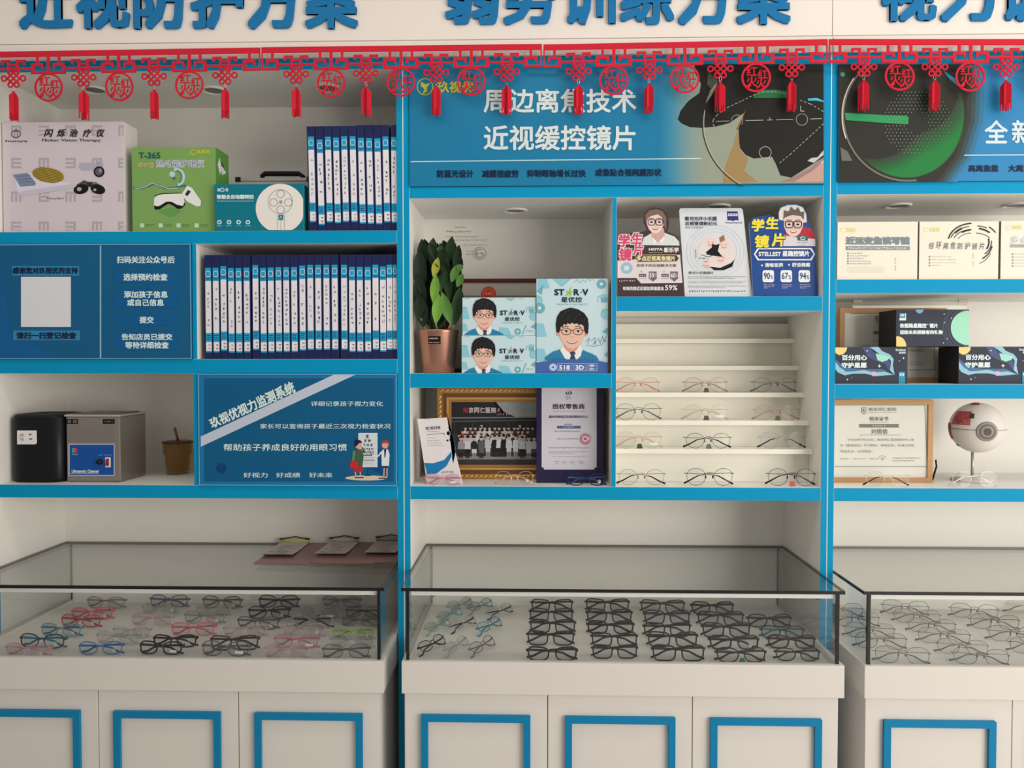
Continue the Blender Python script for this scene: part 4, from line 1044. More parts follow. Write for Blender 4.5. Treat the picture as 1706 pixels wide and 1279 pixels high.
def boy(A, ox, oy, k, L=5):
    def T(pts): return [(ox + (x - 500) * k, oy + (y - 420) * k) for x, y in pts]
    A.poly(T([(190, 975), (280, 912), (365, 885), (400, 960), (440, 1010), (190, 1010)]), TEALS, L).poly(T([(605, 888), (700, 928), (770, 960), (800, 1010), (540, 1010), (560, 980)]), TEALS, L)
    for x in (250, 290, 330, 640, 680, 720): A.line(T([(x, 940 if x < 400 else 925), (x - 5 if x < 400 else x + 8, 1008)]), 5 * k, P(34, 104, 140, .4), L + 1)
    A.poly(T([(408, 820), (398, 905), (480, 950), (565, 905), (592, 815)]), SKIN2, L + 1)
    A.poly(T([(395, 848), (362, 892), (408, 975), (440, 1008), (545, 1008), (592, 962), (612, 892), (582, 838), (545, 900), (492, 935), (430, 900)]), SHIRT, L + 2)
    A.poly(T([(468, 922), (512, 906), (540, 930), (520, 952), (542, 1008), (468, 1008), (484, 952)]), TIE, L + 3)
    for y in (940, 965, 990): A.line(T([(478, y + 8), (532, y - 6)]), 4 * k, P(96, 110, 146, .4), L + 4)
    for cx, rx in ((336, 18), (656, 22)): A.ell(*T([(cx, 698)])[0], rx * k, 38 * k, SKIN2, L + 2)
    A.poly(T([(346, 640), (400, 590), (500, 575), (600, 590), (640, 650), (634, 735), (606, 806), (566, 850), (500, 884), (446, 864), (400, 818), (362, 758)]), SKIN, L + 3)
    A.poly(T([(322, 692), (314, 600), (328, 520), (368, 460), (436, 430), (482, 418), (562, 436), (632, 478), (674, 540), (684, 620), (676, 706), (652, 716), (632, 676), (626, 626), (596, 604), (572, 618), (556, 596), (520, 604), (500, 588), (470, 606), (446, 592), (430, 616), (404, 600), (388, 640), (372, 630), (356, 692), (342, 704)]), HAIR, L + 4)
    for a in ([(380, 520), (420, 470), (470, 450)], [(520, 560), (560, 500), (600, 480)], [(440, 560), (470, 500)], [(620, 580), (650, 540)]): A.line(T(a), 7 * k, HAIR2, L + 5)
    for x0, x1, y0, y1 in ((388, 456, 644, 636), (528, 604, 634, 648)): A.line(T([(x0, y0), ((x0 + x1) / 2, min(y0, y1) - 8), (x1, y1)]), 9 * k, HAIR2, L + 5)
    for cx in (430, 564):
        A.ell(*T([(cx, 686)])[0], 24 * k, 11 * k, AQW, L + 5); A.ell(*T([(cx + 2, 685)])[0], 13 * k, 12 * k, HAIR, L + 6); A.line(T([(cx - 26, 682), (cx, 672), (cx + 27, 682)]), 5 * k, HAIR, L + 7)
        A.arc(*T([(cx + (2 if cx < 500 else 0), 687)])[0], 53 * k, 37 * k, 0, 360, max(6 * k, .7), HAIR2, L + 8)
    A.line(T([(484, 676), (498, 670), (512, 676)]), 6 * k, HAIR2, L + 8).line(T([(380, 672), (352, 660)]), 9 * k, HAIR2, L + 8).line(T([(616, 674), (652, 664)]), 9 * k, HAIR2, L + 8)
    A.line(T([(478, 742), (496, 752), (520, 742)]), 7 * k, SKIN2, L + 5)
    A.poly(T([(430, 792), (462, 800), (495, 804), (530, 799), (556, 790), (540, 816), (500, 828), (458, 820)]), LIP, L + 5).poly(T([(442, 798), (495, 807), (546, 797), (530, 810), (495, 815), (460, 810)]), AQW, L + 6)


def starv(A, x0, y0, x1, y1, star):
    w_ = x1 - x0
    A.text('ST', x0, y0, x0 + w_ * .30, y1, NAVYT, .03).text('R', x0 + w_ * .575, y0, x0 + w_ * .735, y1, NAVYT, .03).text('V', x0 + w_ * .83, y0, x1, y1, NAVYT, .03)
    A.ell(x0 + w_ * .79, (y0 + y1) / 2, w_ * .018, w_ * .018, NAVYT, 6)
    cx, cy, r = x0 + w_ * .44, (y0 + y1) / 2 - .3, w_ * .11
    A.poly([(cx + r * .6, cy - r * 1.8), (cx + r * .35, cy - r * .3), (cx + r * 1.1, cy - r * .1), (cx + r * .4, cy + r * .35), (cx + r * .7, cy + r * 1.1), (cx, cy + r * .55), (cx - r * 1.1, cy + r * 1.2), (cx - r * .3, cy + r * .1), (cx - r * .9, cy - r * .3), (cx, cy - r * .3)], star, 6)


def doodles(A, items):
    for kind, x, y, s_ in items:
        if kind == 'book': A.poly([(x - s_, y - s_ * .4), (x, y + s_ * .6), (x + s_, y - s_ * .5), (x + s_ * .1, y - s_ * 1.1)], AQ2, 2).line([(x - s_, y - s_ * .4), (x, y + s_ * .6), (x + s_, y - s_ * .5)], .5, AQL, 3)
        if kind == 'disc': A.ell(x, y, s_, s_, AQ3, 2).ell(x, y, s_ * .3, s_ * .3, AQW, 3)
        if kind == 'ball': A.ell(x, y, s_, s_, AQ2, 2).arc(x, y, s_ * .9, s_ * .9, 200, 330, .5, AQL, 3)
        if kind == 'cap': A.poly([(x - s_, y), (x, y - s_ * .5), (x + s_, y - s_ * .1), (x, y + s_ * .35)], AQ2, 2).poly([(x - s_ * .5, y + s_ * .2), (x + s_ * .6, y + s_ * .15), (x + s_ * .6, y + s_ * .9), (x - s_ * .4, y + s_)], AQ3, 2).line([(x - s_, y), (x - s_ * .95, y + s_ * .9)], .5, AQL, 3)
        if kind == 'pad': A.poly([(x - s_, y - s_), (x + s_ * .5, y - s_ * .9), (x + s_, y + s_), (x - s_, y + s_ * 1.1)], AQ2, 2)
        if kind == 'pen': A.line([(x - s_ * .4, y + s_), (x + s_ * .4, y - s_)], 1.4, AQ3, 2)
        if kind == 'tri': A.poly([(x - s_, y + s_ * .3), (x + s_, y - s_), (x + s_ * .6, y + s_)], AQ3, 2)
        if kind == 'squig': A.line([(x - s_, y), (x - s_ * .4, y - s_ * .6), (x, y), (x + s_ * .5, y - s_ * .5), (x + s_, y)], .5, AQL, 2)


YT = .02
t = carton('lens_carton', 'tall aqua carton with a boy in glasses and a blue foot band', 'carton', 893.5, 1013, 464, YT, .06, MA1, AQ, P(52, 70, 118, .4), body='carton_body')
A = Art(YT, clip=(893.8, 464.2, 1012.6, 621.2))
A.g('doodle_pattern')
doodles(A, [('pad', 906, 470, 10), ('book', 936, 468, 15), ('squig', 966, 471, 10), ('squig', 983, 468, 8), ('disc', 1002, 473, 8), ('tri', 897, 482, 9), ('ball', 896, 500, 8), ('disc', 899, 513, 9), ('cap', 1006, 494, 10), ('ball', 1010, 523, 9), ('tri', 1009, 551, 6),
            ('pad', 900, 549, 11), ('pad', 902, 590, 10), ('tri', 1011, 590, 5)])
A.g('foot_band').poly([(893, 604), (915, 600.5), (940, 598.5), (970, 598.5), (995, 600.5), (1014, 604), (1014, 622), (893, 622)], P(66, 98, 158, .3, coat=.3), 18)
A.g('boy_portrait')
boy(A, 953.6, 512.5, .1485, 4)
A.g(None)
starv(A, 923.5, 481.5, 980, 492, P(150, 190, 40, .3)); A.text('星优控', 935, 494.5, 970, 503.5, NAVYT, .02, L=6).scrib(927, 505.5, 979, 508.5, P(110, 140, 150, .4))
A.g('handwritten_slogan')
SIGC = P(80, 110, 130, .4)
for pts in ([(976, 570), (982, 563), (980, 573)], [(984, 568), (992, 562), (990, 572), (996, 566)], [(997, 562), (1000, 572), (1004, 560), (1006, 568), (1011, 559)], [(977, 575), (990, 577), (1002, 574), (1010, 567), (1006, 568)], [(988, 574), (991, 570), (994, 574)]): A.line(pts, .6, SIGC, 4)
A.g('foot_band_badges')
LAV = P(176, 190, 222, .4)
A.ell(921.5, 611.5, 6.4, 6.2, LAV, 19).ell(921.5, 611.5, 1.4, 1.4, NAVYT, 20)
for x0, x1 in ((929, 955), (957.5, 978), (980, 995)): A.line([(x0, 605.5), (x1, 605.5), (x1, 617.5), (x0, 617.5), (x0, 605.5)], .6, LAV, 19)
A.text('518', 931.5, 608, 949.5, 616, WPRINT, .03, L=20).scrib(950.5, 607.5, 953, 616.5, LAV, L=20, vert=True).text('3D', 959, 608, 973, 616, WPRINT, .03, L=20).scrib(974, 607.5, 976.5, 616.5, LAV, L=20, vert=True).text('视觉', 982, 607, 990, 611, WPRINT, .03, L=20).text('设计', 982, 612.2, 990, 616.5, WPRINT, .03, L=20).scrib(991, 607, 994, 616.5, LAV, L=20, vert=True)
A.done(t)

DIV = (at(770, 559, YT).z - at(770, 621.6, YT).z)
zmid = MA1 + EPS + DIV
for j, (x0, x1, y0, y1, zb_, ox, oy, lab) in enumerate(((769, 892.4, 559, 622, MA1, 805.5, 561, 'aqua boy portrait carton lying at the bottom of the pair'), (770.3, 892.8, 495.5, 558.4, zmid, 807.5, 496.3, 'aqua boy portrait carton stacked on top of its twin'))):
    Yj = YT + .004 * j
    t = carton('portrait_carton', lab, 'carton', x0, x1, y0, Yj, .1, zb_, AQ, P(150, 196, 206, .35), group='aqua boy portrait cartons')
    A = Art(Yj, clip=(x0 + .3, y0 + .3, x1 - .3, y1 - .4))
    dy = y0 - 495.5
    A.g('doodle_pattern')
    doodles(A, [('squig', 778, 498 + dy, 5), ('pad', 776, 524 + dy, 7), ('ball', 774, 516 + dy, 5), ('book', 851, 496 + dy, 8), ('cap', 885, 513 + dy, 8), ('ball', 889, 527 + dy, 7), ('tri', 889, 543 + dy, 5), ('pad', 842, 555 + dy, 10), ('disc', 862.5, 552 + dy, 5.4), ('pen', 873.5, 549 + dy, 8), ('squig', 868, 498 + dy, 5), ('squig', 882, 553 + dy, 6), ('pad', 774, 545 + dy, 6)])
    A.g('boy_portrait')
    boy(A, ox, oy, .1088, 4)
    A.g(None)
    sx = 833.5 - j * -.5
    starv(A, 833 + (0 if j else -1), 517 + dy, 874 + (0 if j else -1), 525 + dy, P(110, 130, 120, .3)); A.text('星优控', 841, 528 + dy, 866, 534.8 + dy, NAVYT, .02).scrib(836, 536.5 + dy, 872, 539 + dy, P(110, 140, 150, .4))
    A.done(t)

# ------------------------------------------------------------------ small shelf: leaflet, gilt photo frame, plaque
GILT = P(178, 126, 66, .34, .45, name='gilt_moulding', noise=.14, nscale=50); GILT2 = P(206, 160, 92, .34, .4, name='bright_gilt'); GILTD = P(120, 80, 44, .4, .3)
YP = .15; zb_ = ZC1
x0, x1 = at(728.5, 720, YP).x, at(985, 720, YP).x; z1 = at(800, 646.5, YP).z
t = thing('gilt_picture_frame', 'ornate gilt frame with a dark group photograph', 'picture frame', ((x0 + x1) / 2, YP, zb_))
z0 = zb_ + EPS
fw = .046
mb = MB()
for w0, w1, y0, y1, m_ in ((0, .017, 0, .028, GILT), (.017, .03, .008, .026, GILTD), (.03, .037, .004, .024, GILT2), (.037, fw, .010, .024, GILT)):
    bar_frame(mb, x0 + w0, x1 - w0, z0 + w0, z1 - w0, w1 - w0, YP + y0, YP + y1, m_)
fo = part('frame_moulding', mb, t, bev=.0015)
bd = MB()
def bead(x, z, dx, dz):
    c = Vector((x, YP - .001, z)); a = Vector((dx, 0, dz)).normalized() * .0085; n_ = Vector((-a.z, 0, a.x)) * .42
    ring = [c + a * math.cos(q) + n_ * math.sin(q) for q in (2 * math.pi * j / 8 for j in range(8))]
    bd.add(ring + [c + Vector((0, -.005, 0))], [(j, (j + 1) % 8, 8) for j in range(8)], GILT2, True)
n_ = int((x1 - x0 - .03) / .0155)
for k in range(n_ + 1):
    x = x0 + .015 + k * (x1 - x0 - .03) / n_
    for z in (z0 + .0085, z1 - .0085): bead(x, z, 1, .5)
n_ = int((z1 - z0 - .03) / .0155)
for k in range(1, n_):
    z = z0 + .015 + k * (z1 - z0 - .03) / n_
    for x in (x0 + .0085, x1 - .0085): bead(x, z, .5, 1)
part('beading', bd, fo)
yp_ = YP + .014
part('photo_print', MB().box(x0 + fw - .001, x1 - fw + .001, yp_, yp_ + .004, z0 + fw - .001, z1 - fw + .001, P(58, 58, 60, .3, coat=.4)), t)
A = Art(yp_, clip=(750.5, 669, 985, 765), seed=5)
G = lambda v, r=.35: P(v, v, v + 2, r)
A.poly([(750, 669), (820, 669), (842, 688), (852, 705), (852, 694), (985, 690), (985, 700), (750, 704)], G(44), 1).poly([(826, 669), (985, 669), (985, 694), (862, 696), (840, 686)], P(150, 158, 156, .35), 1)
A.line([(752, 696), (985, 694)], 2, G(120), 2).line([(752, 702), (985, 698)], 1.4, G(96), 2)
A.rect(752, 702, 985, 722, G(40), 1).rect(752, 760, 985, 766, P(140, 132, 132, .4), 1)
for k in range(8): A.rect(756 + k * 30, 704, 758 + k * 30, 745, G(62), 2)
for x in (800, 864): A.rect(x, 708, x + 4, 713, G(170), 3)
RW = P(206, 190, 190, .4)
A.g('photo_title')
for k, ch in enumerate('南京同仁医院'): A.text(ch, 771.5 + k * 9.4, 678.5, 779.5 + k * 9.4, 687.5, P(170, 50, 54, .4) if k == 0 else RW, .025)
A.scrib(828, 679, 892, 685, P(190, 150, 150, .4)); A.scrib(828, 688, 892, 692, P(200, 150, 150, .4))
A.g('people_in_photo')
rnd = random.Random(4)
for row, (y, n_, x0_, dx) in enumerate(((713, 15, 776, 8), (719, 14, 770, 8.4), (725, 13, 766, 9))):
    for k in range(n_):
        x = x0_ + k * dx + rnd.uniform(-1, 1); c_ = rnd.choice((200, 190, 60, 170, 52)); c2 = P(150, 40, 52, .4) if rnd.random() < .08 else G(c_)
        A.poly([(x - 4, y + 14), (x - 3.6, y + 5), (x, y + 3), (x + 3.6, y + 5), (x + 4, y + 14)], c2, 3 + row); A.ell(x, y + .4, 2.3, 2.9, P(196, 164, 150, .4), 4 + row, 10); A.ell(x, y - 1.9, 2.3, 1.4, G(30), 5 + row, 10)
fr = [(768, 150, 54), (779, 205, 34), (790, 46, 206), (802, 96, 96), (813, 190, 190), (824, 38, 38), (832, 205, 40), (839, 36, 36), (848, 206, 206), (859, 208, 208), (870, 206, 40), (881, 202, 202), (890, 196, 80)]
for k, (x, c1, c2) in enumerate(fr):
    y = 730 - (2 if 3 < k < 10 else 0)
    A.poly([(x - 5.4, y + 18), (x - 4.6, y + 6), (x, y + 3.6), (x + 4.6, y + 6), (x + 5.4, y + 18)], G(c1), 8); A.rect(x - 4, y + 17, x + 4, y + 25, G(c2), 7); A.rect(x - 3.2, y + 24, x - .6, y + 33, G(150 if c2 > 100 else 46), 7); A.rect(x + .6, y + 24, x + 3.2, y + 33, G(150 if c2 > 100 else 46), 7)
    A.ell(x, y + .4, 2.9, 3.7, P(206, 172, 158, .4), 9, 12); A.ell(x, y - 2.3, 2.9, 1.8, G(28), 10, 12)
A.done(t, 'photo_figures', 'photo_caption')

YQ = .075
x0, x1 = at(893.5, 720, YQ).x, at(1005.5, 720, YQ).x; z1 = at(950, 640, YQ).z; z0 = ZC1 + EPS
z1 = min(z1, MA0 - .004)
t = thing('retailer_plaque', 'navy-bordered plaque reading authorised retailer with a red seal', 'plaque', ((x0 + x1) / 2, YQ, ZC1))
NV = P(40, 36, 66, .28, name='navy_lacquer', coat=.3)
part('backing_board', MB().box(x0, x1, YQ, YQ + .016, z0, z1, NV), t, bev=.0015)
A = Art(YQ)
A.g('citation_sheet').poly([(902.5, 646), (994, 646), (994, 778.5), (990.5, 779), (990, 782), (906.5, 782), (906, 779), (902.5, 778)], P(196, 190, 196, .35), 1)
C1 = P(54, 50, 66, .4); A.g('eye_emblem')
A.poly([(941.5, 654.5), (946.5, 651), (951, 651.5), (953.5, 654.5), (950, 658), (945, 658)], C1, 2).ell(947.5, 654.5, 3, 3, P(196, 190, 196, .35), 3).ell(947.5, 654.5, 1.5, 1.5, C1, 4)
A.g(None).scrib(941, 660, 953, 662.4, C1).scrib(943, 663.4, 952, 665.4, C1)
A.text('授权零售商', 920.5, 672.5, 974, 681.5, C1, .018).line([(921, 685.5), (975, 685.5)], .6, P(130, 124, 130, .4), 2)
A.text('德州市陵城区玖视优眼视光中心', 914.5, 691.8, 980, 696.4, C1, .014).text('指定验配中心', 940, 705.5, 954, 708.2, C1).rect(928, 709, 967.5, 713.7, P(84, 88, 130, .35), 2).scrib(937, 710.2, 957, 712.6, LTX).scrib(924, 717, 967, 719.3, C1).scrib(928, 729.5, 964, 732, P(120, 112, 120, .4))
A.g('red_seal')
RS = P(190, 72, 96, .4)
A.arc(975, 731, 9, 9, 0, 360, 1, RS, 4).arc(975, 731, 6.6, 6.6, 20, 330, 1.8, RS, 4, 10).ell(975, 731, 2.4, 2.2, RS, 4)
A.g(None).scrib(914, 744.5, 981, 747, P(130, 124, 128, .4)).scrib(914, 751.5, 980, 753.2, P(130, 124, 128, .4)).scrib(914, 754.5, 957, 756, P(130, 124, 128, .4)).scrib(920, 759.5, 976, 761, P(130, 124, 128, .4))
for x in (924, 936, 950, 964): A.scrib(x, 768, x + 8, 770, C1); A.scrib(x + 2, 771, x + 7, 772.6, C1)
A.done(t)

YLf = .045
q = [at(x, y, YLf) for x, y in ((711.5, 796), (771.5, 796), (744.6, 685.5), (695.2, 688))]
zsh = ZC1 + EPS - min(p_.z for p_ in q)
for p_ in q: p_.z += zsh
q[0].z = q[1].z = ZC1 + EPS
t = thing('folded_leaflet', 'slanted white folded leaflet with a blue wave leaning before the gilt frame', 'leaflet', ((q[0].x + q[1].x) / 2, YLf, ZC1))
part('cover', MB().prism(q, (0, .003, 0), P(220, 210, 208, .4, name='coated_paper')), t)
A = Art(YLf)
BW = P(30, 116, 168, .35); A.g('blue_wave')
A.poly([(706.5, 771), (722, 771.5), (740, 766), (752, 752), (752.5, 760), (744, 776), (728, 788), (712, 791)], BW, 1).poly([(753, 762), (755, 772), (758, 758), (757, 740), (751, 714), (744.2, 686.5), (745.4, 690), (754.5, 728), (759.6, 748)], P(66, 86, 140, .35), 1)
A.g(None).tq('同仁视光手册', (709, 711), (733, 709), (734, 714.5), (710, 716.5), C1, .015).scrib(711, 718, 732, 719.6, C1).line([(711, 724), (738, 721.5)], .6, C1, 2)
for y in (728.5, 733, 737, 741): A.scrib(712, y, 726 + (y - 728) * 1.2, y + 1.6, P(130, 124, 128, .4))
A.g('round_figure').ell(746, 722, 4.5, 5.5, P(228, 224, 222, .4), 2).ell(747, 721.5, 3, 3.6, BLACK, 3).rect(744, 732, 747, 735, BLACK, 3).rect(749, 731, 752, 734, BLACK, 3).line([(741, 724), (738, 721)], .8, C1, 3).scrib(706, 696, 718, 698.4, C1).scrib(735, 784, 756, 787.5, C1)
A.done(t)

# ------------------------------------------------------------------ lens standees on the upper shelf of the middle bay
def standee(name, label, outline, Y, mat, thick=.004, foot=True):
    q = [at(x, y, Y) for x, y in outline]
    lo = min(p_.z for p_ in q)
    for p_ in q:
        if p_.z < MB1 + .004: p_.z = MB1 + EPS
    t = thing(name, label, 'standee', (sum(p_.x for p_ in q) / len(q), Y, MB1), 'cardboard lens standees')
    part('printed_card', MB().prism(q, (0, thick, 0), mat, side=P(206, 200, 194, .5)), t)
    if foot:
        xs = [p_.x for p_ in q]; c = (min(xs) + max(xs)) / 2
        mb = MB(); mb.prism([(c, Y + thick, MB1 + EPS), (c, Y + .1, MB1 + EPS), (c, Y + thick, MB1 + .12)], (.003, 0, 0), P(200, 192, 184, .6))
        part('prop_foot', mb, t)
    return t, Art(Y)


CHO = P(70, 54, 58, .3, name='brown_card', coat=.3); PNKW = P(214, 200, 198, .35)
o1 = [(1028.5, 494), (1028.5, 402), (1032, 392), (1050, 388), (1068, 387), (1077, 383), (1071, 370), (1072, 356), (1079, 348), (1092, 345.5), (1106, 349), (1113, 358), (1115, 372), (1112, 386), (1120, 389), (1130, 396), (1133, 410), (1139.5, 494)]
t, A = standee('lens_standee', 'brown lens standee with a laughing child and pink lettering', o1, .03, CHO)
def kid(A, cx, cy, k, skin, skin2, hair, L=3, hairpts=None, turn=0, smile=True):
    """printed child's head: face about 2*k wide"""
    A.poly([(cx - k, cy - k * .7), (cx - k * .6, cy - k * 1.25), (cx + k * .5, cy - k * 1.3), (cx + k, cy - k * .7), (cx + k * .98, cy + k * .1), (cx + k * .7, cy + k * .8), (cx + k * .25, cy + k * 1.2), (cx - k * .3, cy + k * 1.2), (cx - k * .75, cy + k * .75), (cx - k, cy + k * .1)], skin, L)
    A.poly(hairpts or [(cx - k * 1.05, cy - k * .3), (cx - k * 1.1, cy - k * .95), (cx - k * .6, cy - k * 1.5), (cx + k * .2, cy - k * 1.6), (cx + k * .95, cy - k * 1.2), (cx + k * 1.1, cy - k * .3), (cx + k * .85, cy - k * .7), (cx + k * .2, cy - k * 1.0), (cx - k * .5, cy - k * .95), (cx - k * .9, cy - k * .7)], hair, L + 1)
    for s in (-1, 1):
        ex = cx + s * k * .45 + turn
        A.ell(ex, cy - k * .08, k * .16, k * .1, HAIR, L + 2); gx, gy = k * .40, k * .27; A.line([(ex - gx, cy - k * .36), (ex + gx, cy - k * .36), (ex + gx * .96, cy + gy * .4), (ex + gx * .6, cy + gy), (ex - gx * .6, cy + gy), (ex - gx * .96, cy + gy * .4), (ex - gx, cy - k * .36)], max(.9, k * .085), HAIR, L + 3); A.line([(ex - k * .3, cy - k * .5), (ex + k * .25, cy - k * .52)], k * .09, hair, L + 2)
    A.line([(cx - k * .06 + turn, cy - k * .14), (cx + k * .06 + turn, cy - k * .14)], k * .1, HAIR, L + 3)
    A.line([(cx - k * .1 + turn, cy + k * .32), (cx + k * .16 + turn, cy + k * .32)], k * .1, skin2, L + 2)
    A.poly([(cx - k * .4 + turn, cy + k * .56), (cx + k * .4 + turn, cy + k * .52), (cx + k * .2 + turn, cy + k * .8), (cx - k * .2 + turn, cy + k * .82)], LIP, L + 2).poly([(cx - k * .34 + turn, cy + k * .58), (cx + k * .34 + turn, cy + k * .55), (cx + k * .18 + turn, cy + k * .68), (cx - k * .18 + turn, cy + k * .69)], SHIRT, L + 3)
A.g('child_portrait')
PS, PS2 = P(222, 194, 184, .4), P(196, 158, 146, .4)
A.poly([(1070, 408), (1072, 396), (1086, 388), (1108, 388), (1124, 394), (1131, 402), (1132, 409)], P(206, 206, 200, .4), 2).poly([(1086, 378), (1085, 398), (1096, 404), (1108, 396), (1106, 380)], PS2, 2)
A.poly([(1085, 394), (1094, 402), (1090, 408)], SHIRT, 3).poly([(1108, 392), (1098, 402), (1104, 406)], SHIRT, 3)
kid(A, 1092, 371, 14.5, PS, PS2, P(120, 96, 84, .4), 3, [(1076, 372), (1075, 358), (1082, 350), (1094, 348), (1104, 352), (1110, 362), (1110, 384), (1106, 376), (1103, 362), (1096, 357), (1084, 360), (1079, 364)])
A.g(None)
PK = P(206, 72, 106, .35)
for ch, x0, y0, x1, y1 in (('学', 1029, 390, 1049, 412), ('生', 1051, 387, 1070, 407), ('镜', 1030, 413, 1052, 435), ('片', 1054, 405, 1071, 426)):
    A.text(ch, x0 - .8, y0 - .8, x1 + .8, y1 + .8, SHIRT, .11, L=5, slant=.08); A.text(ch, x0 + .4, y0 + .4, x1 - .4, y1 - .4, PK, .04, L=7, slant=.08)
A.text('HOYA', 1081, 413, 1104, 417.5, SHIRT, .03).scrib(1081, 420, 1104, 421.6, SHIRT).text('新乐学', 1106, 412, 1131, 420.5, SHIRT, .03)
A.g('pale_panel').poly([(1028.8, 434), (1060, 432), (1133, 424), (1137, 471), (1068, 472), (1060, 463), (1028.8, 463)], PNKW, 2)
A.poly([(1058, 430), (1063, 424), (1127, 423.5), (1132, 430), (1128, 436), (1062, 437)], P(186, 166, 120, .35), 3).poly([(1059.5, 430), (1064, 425), (1126, 424.7), (1130.5, 430), (1127, 435), (1063, 435.8)], CHO, 4)
A.g(None).text('多点近视离焦镜片', 1061, 426, 1125, 434.5, P(222, 204, 160, .35), .035).text('您孩子的近视解决方案', 1060.5, 439.5, 1127, 444.5, INK, .01)
A.g('lens_emblem').ell(1044, 446.5, 10, 9.6, P(150, 176, 196, .3), 3).ell(1044, 446.5, 4.5, 4.2, P(196, 214, 222, .3), 4).ell(1044, 446.5, 2.2, 2, PNKW, 5)
A.g('percent_badges')
for x, s_ in ((1081, '59'), (1116.5, '60')):
    A.poly([(x, 452), (x + 13, 452), (x + 13, 462.5), (x + 15, 462.5), (x + 7, 469), (x - 1.5, 462.5), (x, 462.5)], P(112, 100, 106, .35), 4); A.text(s_, x + 1, 454.5, x + 9, 462.5, SHIRT, .02).scrib(x + 9.6, 456, x + 12, 462, SHIRT, vert=True)
for x in (1064.5, 1102): A.rect(x, 456, x + 12, 461, P(96, 86, 92, .4), 4).scrib(x + 1, 457.2, x + 11, 460, SHIRT).scrib(x, 462.5, x + 13, 464.5, INK).scrib(x + 2, 451, x + 7, 453.5, INK)
A.g(None).scrib(1031, 466, 1059, 469, SHIRT).text('有效的推近近视加深速度达', 1037.5, 477, 1106, 483.5, SHIRT, .025).text('59%', 1108, 474.5, 1128.5, 483.5, SHIRT, .02)
A.done(t)

ZW = P(208, 208, 210, .22, name='glossy_white_card', coat=.6)
o2 = [(1141, 494), (1131.5, 350), (1134, 346.8), (1234, 346.5), (1237.5, 349), (1253.5, 494)]
t, A = standee('lens_standee', 'white lens standee with a ring of children\'s faces inside ripples', o2, .04, ZW)
A.text('蔡司光环小乐圆', 1141, 360.5, 1194, 367.5, NAVYT, .02).text('近视管理新纪元', 1141.5, 369, 1195, 375.5, NAVYT, .02).text('蔡司小乐圆镜片', 1142, 377, 1172, 380.5, P(110, 116, 130, .4))
A.g('brand_emblem').poly([(1211, 352), (1229, 352), (1230.5, 367.5), (1226, 366.5), (1221, 368), (1216, 366.5), (1212, 367.5)], P(46, 52, 120, .3), 2).text('ZEISS', 1212, 355.5, 1229, 360, SHIRT, .03).text('Seeing beyond', 1209, 369.5, 1236, 372.5, NAVYT, .02)
A.g('ripple_rings')
for r_ in (36, 42, 48): A.arc(1192, 419, r_, r_ * .92, -150, 200, 1.6, P(196, 200, 202, .3), 1, 40)
A.g('children_picture').ell(1194, 420, 32, 29, P(214, 202, 198, .35), 2).poly([(1176, 420), (1186, 412), (1186, 405), (1192, 408), (1199, 406), (1196, 418), (1204, 428), (1190, 426), (1178, 424)], BLACK, 4).poly([(1182, 444), (1200, 446), (1218, 438), (1224, 432), (1220, 444), (1206, 450), (1190, 450)], BLACK, 4).poly([(1198, 396), (1206, 391), (1208, 400), (1200, 404)], P(150, 104, 84, .4), 4)
for cx, cy, k in ((1184, 404, 9), (1206, 408, 9), (1201, 430, 10), (1176, 432, 8)):
    A.ell(cx, cy, k, k * .95, PS, 3)
    for s in (-1, 1): A.line([(cx + s * k * .4 - 1.2, cy - 1), (cx + s * k * .4 + 1.2, cy - 1)], .7, HAIR, 5)
    A.arc(cx, cy + 1, k * .45, k * .4, 20, 160, .9, LIP, 5, 8)
A.poly([(1168, 424), (1180, 428), (1174, 434), (1160, 440)], P(196, 206, 206, .4), 3).line([(1168, 424), (1180, 428), (1190, 424)], 1, HAIR, 4).line([(1164, 430), (1176, 430)], .8, HAIR, 4).scrib(1158, 415, 1161, 430, HAIR, vert=True).poly([(1170, 442), (1180, 440), (1184, 447), (1176, 446)], P(222, 160, 156, .4), 4)
A.g(None).text('蔡司小乐圆镜片', 1147, 452, 1189, 456.5, INK, .01)
for y, x1 in ((460, 1243), (462.7, 1225), (467.6, 1243), (470.3, 1238), (475.4, 1243), (478, 1208)): A.scrib(1146, y, x1, y + 1.7, INK)
A.scrib(1148, 483, 1243, 486.5, INK)
A.done(t)

IND = P(36, 72, 134, .26, name='royal_blue_card', coat=.5)
o3 = [(1254.5, 493.5), (1251, 420), (1248, 372), (1256, 362), (1282, 358), (1298, 366), (1297, 354), (1300, 345), (1312, 340), (1326, 339.5), (1338, 344), (1344, 356), (1347, 372), (1354, 380), (1356, 388), (1357, 402), (1362.5, 493.5)]
t, A = standee('lens_standee', 'royal blue lens standee with a grinning boy in a red top', o3, .03, IND)
A.g('child_portrait').poly([(1296, 410), (1300, 396), (1310, 388), (1338, 378), (1352, 380), (1357, 390), (1358, 408)], P(170, 44, 58, .35), 2).poly([(1298, 410), (1306, 392), (1330, 396), (1358, 398), (1358.5, 410)], P(206, 196, 196, .35), 3)
A.poly([(1298, 366), (1297.5, 354), (1301, 346), (1312, 341.5), (1326, 341), (1337, 345), (1343, 356), (1344, 370), (1330, 372)], P(206, 200, 196, .35), 2)
kid(A, 1322, 375, 16, P(214, 184, 172, .4), PS2, P(96, 84, 78, .4), 4, [(1305, 366), (1306, 350), (1314, 352), (1318, 344), (1324, 350), (1330, 345), (1334, 353), (1340, 352), (1339, 366), (1334, 360), (1320, 358), (1308, 362)])
A.g(None)
YL2 = P(226, 206, 60, .35)
